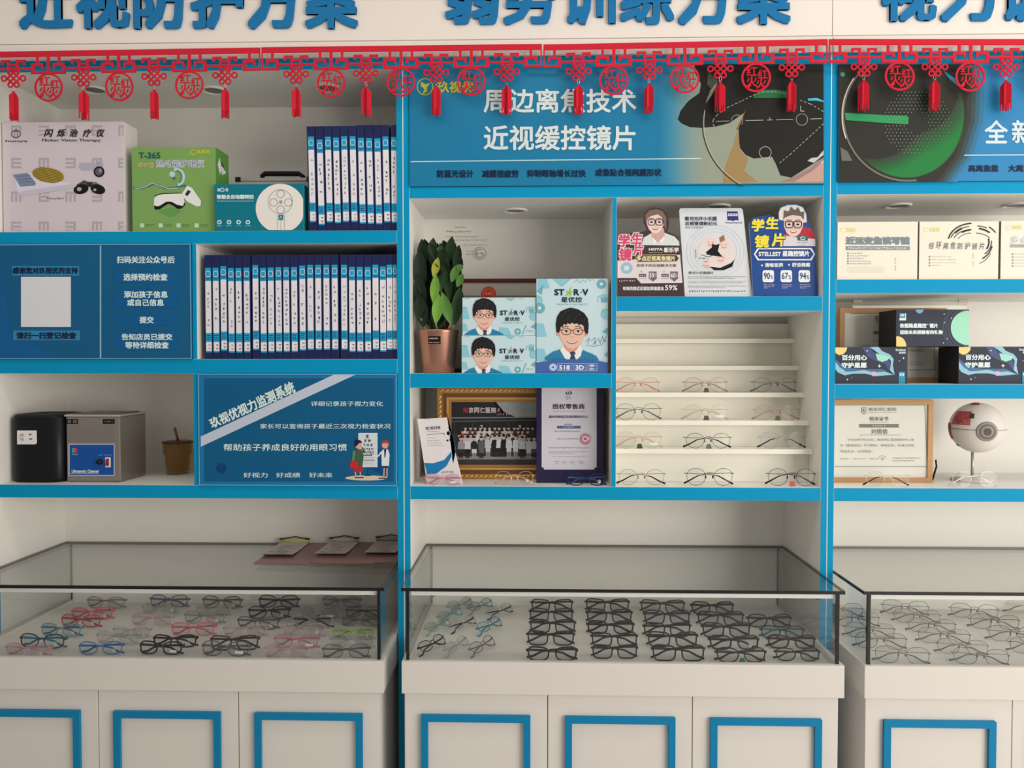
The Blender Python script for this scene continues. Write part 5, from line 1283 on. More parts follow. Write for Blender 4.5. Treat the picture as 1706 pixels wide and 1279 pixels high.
for ch, x0, y0, x1, y1 in (('学', 1251, 364, 1273, 386), ('生', 1275, 361, 1297, 382), ('镜', 1256, 391, 1281, 413), ('片', 1285, 388, 1307, 411)):
    A.text(ch, x0 - .8, y0 - .8, x1 + .8, y1 + .8, IND, .11, L=5, slant=.08); A.text(ch, x0 + .4, y0 + .4, x1 - .4, y1 - .4, YL2, .04, L=7, slant=.08)
A.g('brand_emblem').rect(1329, 393, 1346, 400.5, P(30, 100, 112, .3), 9).arc(1337.5, 396.7, 4, 2.2, 0, 330, 1, SHIRT, 10, 12).scrib(1328, 403, 1347, 405, INK, L=9).scrib(1330, 407.5, 1343, 409.3, INK, L=9)
A.g('name_banner')
def hexb(x0, x1, y0, y1, m_, L): A.poly([(x0, (y0 + y1) / 2), (x0 + 6, y0), (x1 - 6, y0), (x1, (y0 + y1) / 2), (x1 - 6, y1), (x0 + 6, y1)], m_, L)
hexb(1256, 1358, 413, 433.5, SHIRT, 2); hexb(1258.5, 1355.5, 415, 431.5, IND, 3)
A.text('STELLEST', 1264, 419.5, 1301, 426.5, SHIRT, .03).text('星趣控镜片', 1303.5, 417.5, 1348.5, 427, SHIRT, .03)
A.g(None).ell(1269.5, 442, 1.5, 1.5, SHIRT, 4).text('清晰视界', 1274, 438, 1305, 445, SHIRT, .025).ell(1314.5, 441, 1.5, 1.5, SHIRT, 4).text('舒适佩戴', 1319.5, 437.5, 1350, 444.5, SHIRT, .025)
A.g('percent_badges')
for x, s_ in ((1270.5, '90'), (1300.5, '67'), (1330.5, '94')):
    A.rrect(x, 450, x + 19, 470, 3.5, SHIRT, 3).text(s_, x + 2, 454, x + 12.5, 465, IND, .02).text('%', x + 13.2, 458, x + 17.5, 465, IND, 0)
    for y in (473, 475.8, 478.6): A.scrib(x + 2, y, x + (20 if y < 478 else 12), y + 1.8, SHIRT)
A.done(t)

# ------------------------------------------------------------------ stepped frame rack
CREAM = P(232, 222, 206, .35, name='cream_rack')
t = thing('stepped_rack', 'cream stepped display rack with five ledges for metal frames', 'display rack', ((MD1 + xm1) / 2, .2, ZC1))
rx0, rx1 = MD1 + .0006, xm1 - .0006
LED = [(564, .246), (609, .198), (654, .15), (700.5, .1), (748, .064)]
lz = [at(1200, py, Y).z for py, Y in LED]
LTH = .015
for k, (z, (py, Y)) in enumerate(zip(lz, LED)):
    yn = LED[k - 1][1] if k else .31
    part('ledge', MB().box(rx0, rx1, Y, yn + .045, z - LTH, z, CREAM), t, bev=.001)
    zlo = (lz[k + 1] if k < 4 else ZC1 + EPS)
    part('riser', MB().box(rx0, rx1, Y + .045, Y + .0545, zlo + .0003, z - LTH - .0003, CREAM), t)
ztp = at(1200, 539, .3).z
part('back_rail', MB().box(rx0, rx1, .31, .322, lz[0] + .0003, ztp, CREAM), t, bev=.001)
# ------------------------------------------------------------------ lens sign of the third bay
xr0, xr1 = BAYS[2]
t, A = sign('lens_sign', 'blue sign with a green-lit dotted lens, cut off by the picture edge', (xr0 + .0006,), (xr1 - .0006,), ZTOP0 - .0006, RT1 + .0006, P(44, 124, 172, .34), frame=False)
A.clip = (1396.5, 106, 2040, 313)
blend = [(52, 52, 46), (50, 70, 70), (48, 90, 106), (46, 108, 140), (45, 120, 166)]
pts_b = [(1397, 107), (1602, 107), (1612, 150), (1610, 200), (1592, 260), (1560, 303), (1397, 303.5)]
for k in range(5, 0, -1): A.poly([(1397, 107)] + [(x + k * 7, y) for x, y in pts_b[1:-1]] + [(1397, 303.5)], P(*blend[5 - k] if False else blend[min(4, k - 1)], .4), 1 + (5 - k))
A.g('lens_photograph').poly(pts_b, P(40, 40, 34, .4), 7)
A.g('green_glow')
for k in range(13):
    f = k / 12; c = tuple(int(a_ + (b_ - a_) * f) for a_, b_ in zip((50, 60, 46), (28, 114, 54))); m_ = 12
    a0, a1 = -24 + 34 * f, 138 - 26 * f
    out_ = [(1510 + (97 - 3 * f) * math.cos(R(a0 + (a1 - a0) * q / 24)), 193 + (104 - 2 * f) * math.sin(R(a0 + (a1 - a0) * q / 24))) for q in range(25)]
    in_ = [(1510 + (97 - 3 * f) * math.cos(R(a0 + (a1 - a0) * q / 24)) - (58 - 34 * f) * math.sin(math.pi * q / 24) * math.cos(R(a0 + (a1 - a0) * q / 24)), 193 + (104 - 2 * f) * math.sin(R(a0 + (a1 - a0) * q / 24)) - (66 - 36 * f) * math.sin(math.pi * q / 24) * math.sin(R(a0 + (a1 - a0) * q / 24))) for q in range(24, -1, -1)]
    A.poly(out_ + in_, P(*c, .4), 8 + k * .3)
A.g('green_bar')
A.poly([(1407.5, 188), (1460, 191), (1511, 193), (1514, 196), (1513, 207), (1490, 206), (1409, 200)], P(44, 140, 84, .4), 14)
A.g('lens_rim').arc(1512, 193, 107, 108, 82, 232, 3.2, P(110, 104, 94, .4), 14, 44).arc(1512, 193, 109, 110, 160, 215, 2, P(206, 190, 178, .4), 15, 24)
A.g('dot_grid')
DOT = P(118, 128, 112, .3); DOTG = P(70, 124, 84, .3)
for i in range(-9, 10):
    for j in range(-9, 10):
        x, y = 1528 + i * 6.2 + (j % 2) * 3.1, 204 + j * 5.6; d = math.hypot(x - 1528, y - 204)
        if 18 < d < 56 and x > 1474: A.ell(x, y, 1.1, 1.1, DOTG if x > 1530 else DOT, 16, 6)
A.g('light_glints').poly([(1572, 118), (1590, 130), (1600, 142), (1596, 144), (1580, 130)], P(48, 130, 160, .3), 14).poly([(1400, 245), (1412, 252), (1420, 268), (1402, 268)], P(104, 100, 92, .3), 14).ell(1404, 124, 4, 4, P(70, 130, 100, .3), 14)
A.g(None)
HEAD2 = P(196, 208, 212, .35)
for k, ch in enumerate('全新升级镜片'): A.text(ch, 1640 + k * 45.5, 200, 1679.5 + k * 45.5, 239, HEAD2, .022)
A.line([(1600, 258.5), (1700, 258), (2030, 256)], 1.6, HEAD2, 3)
A.text('高离焦量', 1613.5, 274.5, 1663.5, 286, NAVYT, .03).text('大离焦区', 1680, 274.3, 1731, 286, NAVYT, .03)
A.done(t)

# ------------------------------------------------------------------ cream cartons
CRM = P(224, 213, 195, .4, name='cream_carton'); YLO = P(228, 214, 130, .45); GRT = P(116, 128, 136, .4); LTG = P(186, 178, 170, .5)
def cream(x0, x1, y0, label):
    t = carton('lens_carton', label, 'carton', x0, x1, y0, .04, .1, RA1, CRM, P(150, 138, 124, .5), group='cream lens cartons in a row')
    return t, Art(.04)
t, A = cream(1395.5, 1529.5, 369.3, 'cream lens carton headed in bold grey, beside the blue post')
def lg(A, x, y):
    A.g('brand_emblem').arc(x, y, 3.6, 3.4, 40, 330, 1.5, YLO, 2); A.text('玖视优', x + 6, y - 4, x + 23, y + 3.5, YLO, .02).g(None)
lg(A, 1404, 383)
A.text('近远变焦读写镜', 1409, 394, 1516, 407.5, GRT, .05).rect(1409, 410, 1516, 416.5, P(132, 140, 142, .4), 2).scrib(1412, 411.4, 1510, 415.2, SHIRT)
for k, (y, x1) in enumerate(((420.5, 1438), (424.8, 1447), (429.2, 1440), (433.6, 1451), (437.8, 1452))): A.rect(1411.5, y, 1414, y + 2.4, GRT, 2).scrib(1415.5, y, x1, y + 2.4, GRT)
A.g('dotted_rule')
for r_ in range(5):
    for q in range(26): A.rect(1411 + q * 2.4, 444.5 + r_ * 2.2, 1412.4 + q * 2.4, 445.1 + r_ * 2.2, LTG, 1)
A.g(None).scrib(1490.5, 429, 1493, 440, GRT, vert=True).scrib(1490.5, 442, 1493, 451, GRT, vert=True)
A.done(t)
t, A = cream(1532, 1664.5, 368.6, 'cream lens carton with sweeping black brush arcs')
lg(A, 1543, 382.5)
A.g('brush_arcs')
for rx, ry, a0, a1, w_ in ((48, 31, 190, 268, 2.4), (44, 26, 196, 262, 1.6), (38, 21, 198, 268, 1.4), (48, 27, 276, 300, 1.6), (40, 23, 282, 318, 3), (33, 15, 275, 335, 1.2), (42, 26, 215, 240, 3.6), (34, 20, 232, 264, 2.6), (30, 15, 200, 265, 1), (48, 31, 306, 330, 2), (33, 22, -15, 32, 2.6), (38, 26, -5, 50, 1.6), (40, 32, 12, 60, 2.2), (42, 38, 30, 70, 1)):
    A.arc(1624 - (4 if a1 < 280 else 0), 403, rx * .84, ry, a0, a1, w_, P(52, 50, 46, .45), 2, 14)
A.g(None)
HND = P(92, 88, 102, .45)
for k, ch in enumerate('倍环离焦防护镜片'): A.text(ch, 1547 + k * 12, 403.5 - (k % 2) + k * .2, 1555.5 + k * 12, 414.5 + k * .15, HND, 0, slant=.15)
for k, (y, x1) in enumerate(((426.3, 1587), (431.3, 1593), (436.3, 1594), (441, 1567))): A.rect(1547.5, y, 1550, y + 2.4, GRT, 2).scrib(1552, y, x1, y + 2.2, LTG)
A.scrib(1620.5, 421, 1623, 432, GRT, vert=True).scrib(1620.5, 435, 1623, 445, GRT, vert=True)
A.done(t)
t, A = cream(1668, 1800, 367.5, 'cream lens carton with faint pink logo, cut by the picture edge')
A.arc(1680, 379, 3.6, 3.4, 40, 330, 1.5, P(236, 206, 176, .45), 2); A.text('玖视优', 1686, 375, 1703, 382, YLO, .02); A.text('多点防控镜片', 1684, 393, 1780, 405, P(196, 196, 196, .4), .03); A.rect(1683, 407, 1790, 412, P(150, 156, 152, .4), 2)
for y in (422, 427, 432, 437, 442): A.rect(1686, y, 1688.5, y + 2.4, GRT, 2); A.scrib(1690.5, y, 1740, y + 2.2, LTG)
A.done(t)

# ------------------------------------------------------------------ framed certificates
WOODF = P(184, 138, 94, .4, name='light_wood_frame', noise=.1, nscale=14, stretch=(1, 1, 6)); GR2 = P(96, 96, 88, .45)
def cert(label, x0, x1, y0, zb_, Y, wf, zclip=None):
    X0, X1 = at(x0, 700, Y).x, at(x1, 700, Y).x; z1 = at((x0 + x1) / 2, y0, Y).z
    if zclip: z1 = min(z1, zclip)
    t = thing('framed_certificate', label, 'certificate', ((X0 + X1) / 2, Y, zb_), 'wood-framed course certificates')
    mb = MB(); bar_frame(mb, X0, X1, zb_ + EPS, z1, wf, Y, Y + .02, WOODF); part('wood_frame', mb, t, bev=.001)
    part('certificate_sheet', MB().box(X0 + wf - .0006, X1 - wf + .0006, Y + .006, Y + .012, zb_ + wf - .0006, z1 - wf + .0006, P(206, 202, 190, .3, coat=.4)), t)
    return t, Art(Y + .006)


def certprint(A, ox, oy, k, name):
    def x_(v): return ox + v * k
    def y_(v): return oy + v * k
    A.line([(x_(-80), y_(-4)), (x_(73), y_(-4)), (x_(77), y_(100)), (x_(-80), y_(100))], 1.0, P(120, 124, 116, .45), 2)
    A.poly([(x_(-34.5), y_(0)), (x_(-26), y_(0)), (x_(-26), y_(8)), (x_(-30), y_(12)), (x_(-34.5), y_(8))], GR2, 2).poly([(x_(-33.5), y_(1)), (x_(-27), y_(1)), (x_(-27), y_(7.5)), (x_(-30), y_(10.5)), (x_(-33.5), y_(7.5))], P(206, 202, 190, .3), 3).text('R', x_(-32), y_(2), x_(-28), y_(8), GR2, .02)
    A.text('南京同仁医院', x_(-22), y_(.3), x_(25), y_(6), GR2, .0).scrib(x_(-22), y_(7.5), x_(25), y_(9.5), P(150, 146, 136, .45)).text('结业证书', x_(-20.5), y_(15.5), x_(11.5), y_(22.5), GR2, .01).line([(x_(-20), y_(25)), (x_(11), y_(25))], .5, GR2, 2)
    A.poly([(x_(-39), y_(28)), (x_(30), y_(28)), (x_(28), y_(31)), (x_(30), y_(34)), (x_(-39), y_(34)), (x_(-37), y_(31))], P(112, 114, 104, .4), 2).scrib(x_(-16), y_(29.4), x_(7), y_(32.6), P(206, 202, 190, .4))
    A.text(name, x_(-18), y_(36.5), x_(10), y_(45), GR2, .0).line([(x_(-38), y_(46.5)), (x_(32), y_(46.5))], .5, GR2, 2)
    F_ = P(140, 136, 126, .45)
    A.text('于2023年7月4-6日，南京同仁医院眼科中心举', x_(-58), y_(52.5), x_(55), y_(57), F_, 0).text('办《糖醛视光》学习期间，表现优异，并通过考核，'.replace('糖醛', '精准'), x_(-70), y_(62), x_(57), y_(66.5), F_, 0).text('特发此证，以资鼓励！', x_(-70), y_(72), x_(-16), y_(76.5), F_, 0)
    A.scrib(x_(-70), y_(85.5), x_(-56), y_(88), GR2).scrib(x_(-48), y_(85.5), x_(-26), y_(88), F_).scrib(x_(-22), y_(85.5), x_(-6), y_(88), GR2).arc(x_(1), y_(86.5), 6 * k, 5 * k, 180, 360, .6, P(206, 120, 110, .4), 3, 10).arc(x_(1), y_(87), 2 * k, 2 * k, 0, 360, .6, GR2, 3, 10).scrib(x_(18), y_(84.5), x_(66), y_(87), GR2).scrib(x_(18), y_(89), x_(56), y_(91.3), GR2)


t, A = cert('wood-framed certificate beside the eyeball model', 1372, 1555, 665.5, ZC1, .11, .0155, RB0 - .002)
# lift off its little easel
certprint(A, 1469, 678.5, .985, '刘倩倩'); A.done(t)
e = MB(); ex = at(1556, 760, .14).x
e.tube([(ex - .004, .14, ZC1 + .0045), (ex + .006, .135, ZC1 + .05), (ex + .006, .14, ZC1 + .07)], .003, BLACK, 8); part('easel_arm', e, t, 'black easel arm')
t, A = cert('wood-framed certificate half hidden behind the black gift cartons', 1398, 1575, 513, RB1, .2, .0155)
certprint(A, 1489, 526, .90, '杨倩'); A.done(t)
t = thing('acrylic_frame', 'clear acrylic frame upright standing behind the half hidden certificate', 'picture frame', (at(1480, 500, .4).x, .25, RB1))
X0, X1 = at(1392, 500, .4).x, at(1572, 500, .4).x; z1 = at(1480, 503, .4).z
X0 = max(X0, xr0 + .004)
part('clear_panel', MB().box(X0, X1, .25, .256, RB1 + EPS, z1, glass('clear_acrylic', (.9, .91, .88), haze=.12)), t)
c_ = MB()
for a_, b_ in ((X0, X0 + .03), (X1 - .03, X1)): c_.box(a_, b_, .246, .2495, z1 - .014, z1 - .002, P(150, 140, 120, .35, .3))
part('corner_clip', c_, t)

# ------------------------------------------------------------------ black gift cartons
CHR = P(48, 52, 64, .5, name='charcoal_carton'); BSD = P(26, 26, 28, .3, name='black_carton_side')
MINT = P(150, 206, 178, .35); SUN = P(232, 196, 120, .35); AQB = P(134, 180, 196, .35); AQD = P(58, 100, 136, .35); INDG = P(56, 66, 112, .35); LOGO = P(20, 130, 160, .35)
YK = .05; dpk = .12
def gift(label, x0, x1, y0, zb_, Y=YK):
    return carton('gift_carton', label, 'carton', x0, x1, y0, Y, dpk, zb_, CHR, BSD, 'black starry gift cartons')
def starry(A, ox, oy):
    def q(pts): return [(ox + (x - 32) * .188, oy + (y - 492) * .188) for x, y in pts]
    A.g('night_sky_picture').poly([(ox, oy + 1), (ox + 20.5, oy + 1), (ox + 19, oy + 7), (ox + 14, oy + 12), (ox + 7, oy + 14), (ox, oy + 10)], SUN, 2)
    A.poly(q([(270, 492), (340, 492), (390, 560), (470, 600), (520, 620), (560, 740), (500, 690), (470, 640), (400, 620), (320, 580)]), INDG, 2)
    A.poly(q([(338, 494), (420, 494), (450, 530), (520, 560), (552, 600), (545, 660), (562, 742), (520, 700), (530, 620), (500, 580), (430, 560), (380, 520)]), AQB, 3)
    A.poly(q([(392, 550), (430, 560), (520, 580), (500, 610), (450, 626), (410, 610)]), MINT, 4)
    A.poly(q([(32, 600), (80, 640), (160, 680), (260, 690), (360, 690), (450, 690), (560, 742), (440, 742), (330, 720), (220, 722), (120, 742), (60, 700), (32, 670)]), AQD, 3)
    A.poly(q([(32, 625), (70, 670), (130, 712), (210, 708), (290, 698), (380, 720), (470, 712), (550, 738), (400, 752), (300, 730), (190, 730), (120, 745), (60, 720), (32, 690)]), AQB, 4)
    A.ell(ox + 65, oy + 45, 4.4, 4, P(206, 160, 190, .35), 5)
    for x, y, r_ in ((318, 528, 1.2), (426, 662, 2.2), (640, 592, 1.5), (604, 618, .8), (142, 782, 1.3), (180, 768, .7), (100, 702, 1)):
        (x, y), = q([(x, y)]); A.poly([(x, y - r_ * 1.6), (x + r_ * .4, y - r_ * .4), (x + r_ * 1.6, y), (x + r_ * .4, y + r_ * .4), (x, y + r_ * 1.6), (x - r_ * .4, y + r_ * .4), (x - r_ * 1.6, y), (x - r_ * .4, y - r_ * .4)], LTX, 6)
    A.g(None).text('百分用心', ox + 11.5, oy + 13.5, ox + 53.5, oy + 22.5, LTX, .04).text('守护星愿', ox + 11, oy + 26, ox + 53, oy + 35, LTX, .04)
    A.text('Stellest', ox + 101, oy + 3, ox + 118, oy + 7, LTX, .02).text('星趣控', ox + 106.5, oy + 8, ox + 118, oy + 11.5, LTX, .02)
    A.g('brand_emblem').rect(ox + 106, oy + 41.5, ox + 117, oy + 61.5, LOGO, 5).ell(ox + 111.5, oy + 46.2, 4, 2.6, LTX, 6).ell(ox + 111.5, oy + 46.2, 1.5, 1.5, LOGO, 7).scrib(ox + 107.5, oy + 50, ox + 116, oy + 52, LTX).scrib(ox + 108.5, oy + 53, ox + 115, oy + 54.5, LTX)
lo_t = 577.8
t = gift('black starry gift carton supporting its twin, beside the blue post', 1391.5, 1512.5, lo_t, RB1); A = Art(YK, clip=(1391.8, 578, 1512.2, 639.6)); starry(A, 1391, 577.6); A.done(t)
t = gift('black starry gift carton supporting its twin, cut by the picture edge', 1597.2, 1718, lo_t - .6, RB1); A = Art(YK, clip=(1597.6, 577.4, 1717.7, 639.6)); starry(A, 1597, 577); A.done(t)
zu = (at(1450, lo_t, YK).z + .0012)
t = gift('black gift carton with a mint planet bridging the two below', 1493, 1614.5, 515.4, zu); A = Art(YK, clip=(1493.2, 515.6, 1614.2, 577))
A.g('brand_emblem').rect(1498.5, 521.5, 1509.5, 533.5, P(206, 216, 220, .35), 2).rect(1498.5, 521.5, 1508, 529.5, LOGO, 3).ell(1503.2, 524.8, 3.6, 2.2, LTX, 4).ell(1503.2, 524.8, 1.2, 1.2, LOGO, 5)
A.g(None).text('依视路星趣控', 1499, 538.5, 1543.5, 546, LTX, .04).text('镜片', 1548.5, 538.5, 1562.5, 546, LTX, .04).ell(1545.7, 540, .9, .9, LTX, 6).text('送给未来探索者的礼物', 1499, 549.7, 1570.5, 556.8, LTX, .04)
A.g('planet_picture').ell(1532, 515, 6.6, 7, P(110, 160, 190, .35), 2).ell(1495, 577, 15, 17, SUN, 2)
for r_ in (33, 37, 42, 46): A.arc(1617, 546, r_, r_ * .96, 100, 262, .6, P(96, 104, 120, .4), 1, 30)
A.poly([(1614.3, 518), (1614.3, 574)] + [(1614 - 30 * math.sin(R(a)) * 1.0, 546 + 29 * math.cos(R(a))) for a in range(6, 176, 8)], MINT, 3)
for x, y in ((1573, 523), (1585, 530), (1573.5, 537), (1578, 564), (1572, 571)): A.ell(x, y, .9, .9, LTX, 4)
A.done(t)

# ------------------------------------------------------------------ eyeball model
EYEW = P(222, 212, 204, .28, name='ivory_eye_shell', coat=.4); RD1 = P(176, 52, 72, .35); RD2 = P(186, 96, 96, .4); DKR = P(74, 62, 56, .4)
Ye = .15; c = at(1628, 712, Ye); r = (at(1671, 712, Ye).x - at(1585, 712, Ye).x) / 2 * .985
t = thing('eye_model', 'large ivory eyeball model with red muscle patches on a thin stand', 'anatomical model', (c.x, Ye, ZC1))
def sph(u, v, rr):
    u -= R(33)
    return Vector((c.x + rr * math.cos(v) * math.sin(u), Ye - rr * math.cos(v) * math.cos(u), c.z + rr * math.sin(v)))
def patch(mb, u0, u1, v0, v1, rr, mat, nu=8, nv=8, skew=0.0):
    vs = [sph(R(u0 + (u1 - u0) * i / nu + skew * (j / nv - .5)), R(v0 + (v1 - v0) * j / nv), rr) for j in range(nv + 1) for i in range(nu + 1)]
    mb.add(vs, [(j * (nu + 1) + i, j * (nu + 1) + i + 1, (j + 1) * (nu + 1) + i + 1, (j + 1) * (nu + 1) + i) for j in range(nv) for i in range(nu)], mat, True)
mb = MB(); patch(mb, -180, 180, -90, 90, r, EYEW, 56, 32); part('shell', mb, t)
ds = MB(); k = r + .0006
for u in range(-100, 112, 6): ds.tube([sph(R(u), R(-2), k), sph(R(u + 6), R(-2), k)], .0007, DKR, 5)
part('equator_seam', ds, t)
pa = MB(); patch(pa, -58, -10, 8, 42, k, RD2, 10, 10, skew=.35); muscle = part('vessel_patch', pa, t, 'red patch with dark vessels')
vm = MB(); rnd = random.Random(3)
for j in range(16):
    u, v = rnd.uniform(-52, -16), rnd.uniform(11, 39); pts = [sph(R(u), R(v), k + .0005)]
    for _ in range(3): u += rnd.uniform(-9, 9); v += rnd.uniform(-8, 8); u = min(-14, max(-54, u)); v = min(40, max(10, v)); pts.append(sph(R(u), R(v), k + .0005))
    vm.tube(pts, .0005, RD1, 4)
part('vessels', vm, muscle)
for lab, a in (('muscle_strap', (-86, -62, -28, 10, RD1)), ('muscle_strap', (-40, 14, 66, 80, RD1)), ('muscle_end', (-14, -3, 24, 36, DKR)), ('muscle_end', (-80, -56, -48, -42, DKR))):
    m2 = MB(); patch(m2, *a[:4], k + .0012, a[4], 8, 6); part(lab, m2, t)
un, vn = R(24), R(-5)
nrm = (sph(un, vn, r) - c).normalized(); e1 = Vector((0, 0, 1)).cross(nrm).normalized(); e2 = nrm.cross(e1)
IR = [P(92, 86, 80, .35), P(148, 138, 128, .3), P(110, 102, 96, .35), P(150, 140, 130, .3), P(92, 88, 82, .3)]
im = MB()
pr = [(.385, .925), (.37, .952), (.30, .972), (.22, .985), (.15, .995), (.0, 1.0)]
rings = [[c + nrm * (r * h + .001) + (e1 * math.cos(q) + e2 * math.sin(q)) * r * a_ for q in (2 * math.pi * j / 36 for j in range(36))] for a_, h in pr]
for i in range(5): im.add(rings[i] + rings[i + 1], [(j, (j + 1) % 36, 36 + (j + 1) % 36, 36 + j) for j in range(36)], IR[i], True)
part('iris_disc', im, t)
part('stand_rod', MB().tube([(c.x - .008, Ye + .01, ZC1 + .006), (c.x - .008, Ye + .01, c.z - r * .985)], .0045, P(178, 170, 160, .3, .5), 14), t)
part('stand_base', MB().lathe([(.0005, 0), (.062, 0), (.064, .003), (.058, .009), (.01, .012), (.0005, .012)], (c.x - .008, Ye + .01, ZC1 + EPS), P(196, 186, 174, .35), 40), t)
# ------------------------------------------------------------------ eyeglasses
def spec(kind):
    return dict(
        rect=dict(A=.0345, a=.0275, b=.0185, n=3.6, r=.0021, d=.0016, bz=1.42, hz=1.55, th=.0032),
        wide=dict(A=.0345, a=.0265, b=.0168, n=3.0, r=.0023, d=.0018, bz=1.38, hz=1.5, th=.0034),
        oval=dict(A=.0325, a=.0262, b=.0172, n=2.5, r=.0017, d=.0014, bz=1.30, hz=1.4, th=.0030),
        kid=dict(A=.0315, a=.0245, b=.0165, n=2.6, r=.0013, d=.0013, bz=1.30, hz=1.4, th=.0026),
        round=dict(A=.0345, a=.0245, b=.0215, n=2.15, r=.00062, d=.00062, bz=1.42, hz=1.42, th=.0009),
        poly=dict(A=.0345, a=.0255, b=.0205, n=2.0, r=.00068, d=.00068, bz=1.40, hz=1.42, th=.0009, poly=9),
        metal=dict(A=.0345, a=.0265, b=.0195, n=2.5, r=.00075, d=.00075, bz=1.46, hz=1.3, th=.001))[kind]


_gm = {}
MK = P(128, 128, 128)          # slot filled per pair


def glasses_meshes(kind):
    if kind in _gm: return _gm[kind]
    s = spec(kind); A_, a, b, n = s['A'], s['a'], s['b'], s['n']; metal = kind in ('round', 'poly', 'metal')
    def wrap(x): return 1.3 * x * x
    def rim(sg, sc=1.0, N=40):
        out = []
        for k in range(N):
            t_ = 2 * math.pi * k / N
            if s.get('poly'):
                m_ = s['poly']; u = t_ * m_ / (2 * math.pi); i = int(u); f = u - i; p0, p1 = [(math.cos(2 * math.pi * q / m_ + .3), math.sin(2 * math.pi * q / m_ + .3)) for q in (i, i + 1)]
                ca, sa = p0[0] * (1 - f) + p1[0] * f, p0[1] * (1 - f) + p1[1] * f
                e = (ca * ca + sa * sa) ** .5; ca, sa = ca * (.7 + .3 / e), sa * (.7 + .3 / e)
                x, z = a * ca, b * sa
            else:
                ca, sa = math.cos(t_), math.sin(t_); x = a * math.copysign(abs(ca) ** (2 / n), ca); z = b * math.copysign(abs(sa) ** (2 / n), sa)
            x *= sc; z *= sc
            x *= 1 - .10 * (0.5 - z / (2 * b)); z += .06 * x * (1 if z > 0 else -.3) if not metal else 0
            X = sg * (A_ + x); out.append((X, wrap(X), b + s['d'] + z))
        return out
    fr = MB()
    for sg in (-1, 1): fr.tube(rim(sg), s['d'] if not metal else s['r'], MK, 6, closed=True, ref=(0, 1, 0), flat=s['r'])
    zb_ = b * s['bz']; xi = A_ - a * .93
    fr.tube([(-xi, wrap(xi), zb_), (-xi * .5, -.001, zb_ + .0026), (0, -.0014, zb_ + .0034), (xi * .5, -.001, zb_ + .0026), (xi, wrap(xi), zb_)], s['r'] * 1.15, MK, 6, ref=(0, 0, 1), flat=s['d'])
    zh = b * s['hz']; xo = A_ + a * .97
    for sg in (-1, 1):
        fr.tube([(sg * (xo - .002), wrap(xo), zh), (sg * (xo + .003), wrap(xo) + .0005, zh + .0003), (sg * (xo + .0045), wrap(xo) + .005, zh)], s['th'] if not metal else .0011, MK, 6, flat=.0016 if not metal else .0011)
    ln = [MB().add([(0 * 0 + sg * A_, wrap(A_), b + s['d'])] + rim(sg, .985), [(0, 1 + k, 1 + (k + 1) % 40) for k in range(40)], MK, True) for sg in (-1, 1)]
    tm = []; tips = []
    L = 2 * xo
    for q, sg in enumerate((-1, 1)):
        y0 = wrap(xo) + .006 + .0075 * q
        p = [(sg * (xo + .004), wrap(xo) + .004, zh), (sg * (xo + .002), y0, zh - .0003), (sg * xo * .5, y0 + .001, zh - .0015), (0, y0 + .0015, zh - .003), (-sg * xo * .45, y0 + .002, zh - .008), (-sg * xo * .78, y0 + .002, zh - .019), (-sg * xo * 1.06, y0 + .002, .0028)]
        if metal:
            tm.append(MB().tube(p[:5], [.0008] * 5, MK, 6, flat=.0006)); tips.append(MB().tube([Vector(p[3]).lerp(Vector(p[4]), .6), p[4], p[5], p[6]], [.001, .0015, .0019, .0026], MK, 8, flat=[.0009, .0011, .0012, .0013]))
        else:
            tm.append(MB().tube(p, [s['th'], s['th'], s['th'] * .9, s['th'] * .8, s['th'] * .8, s['th'] * .9, .0027], MK, 8, flat=.0011)); tips.append(None)
    pad = None
    if metal:
        pad = MB()
        for sg in (-1, 1):
            x = sg * (xi * .78); zc = b * 1.0
            pad.tube([(sg * xi * .98, wrap(xi), zc + .002), (x, .006, zc + .001), (x, .006, zc)], .0004, MK, 5)
            pad.lathe([(.0003, -.0045), (.0018, -.003), (.0022, 0), (.0018, .003), (.0003, .0045)], (x, .0065, zc), LENS, 8)
    st = MB(); X = A_ + a * .22; zc = b * .75; y = wrap(X) - .0016
    def ringq(r0, r1, m_=14): st.add([(X + r * math.cos(t_), y, zc + r * math.sin(t_)) for r in (r0, r1) for t_ in (2 * math.pi * j / m_ for j in range(m_))], [(j, (j + 1) % m_, m_ + (j + 1) % m_, m_ + j) for j in range(m_)], MK)
    ringq(.0041, .0050); ringq(.0002, .0018); st.add([(X - .0022, y, zc - .0035), (X + .0022, y, zc - .0035), (X + .0018, y, zc - .0018), (X - .0018, y, zc - .0018)], [(0, 1, 2, 3)], MK)
    tg = MB(); X = A_ + a * .15; tg.box(X - .010, X + .010, wrap(X) - .0022, wrap(X) - .0016, b * .42, b * .42 + .006, MK)
    dt = MB(); X = A_ + a * .35; y = wrap(X) - .0014; dt.add([(X + .0019 * math.cos(t_), y, b * .8 + .0019 * math.sin(t_)) for t_ in (2 * math.pi * j / 12 for j in range(12))], [list(range(12))], MK)
    hg = MB(); hg.add([(-.0075, -.004, .0006), (.0085, -.004, .0006), (.0055, -.003, .0125), (-.0045, -.003, .0125)], [(0, 1, 2, 3)], MK); hg.add([(-.0075, -.0034, .0006), (.0085, -.0034, .0006), (.0055, -.0024, .0125), (-.0045, -.0024, .0125)], [(3, 2, 1, 0)], MK)
    out = dict(frame_front=fr.mesh('frame_front'), lens=[m_.mesh('lens') for m_ in ln], temple=[m_.mesh('temple') for m_ in tm], temple_tip=[m_.mesh('temple_tip') if m_ else None for m_ in tips],
               nose_pads=pad.mesh('nose_pads') if pad else None, logo_sticker=st.mesh('logo_sticker'), price_tag=tg.mesh('price_tag'), dot_sticker=dt.mesh('dot_sticker'), hang_tag=hg.mesh('hang_tag'), half=xo + .0045)
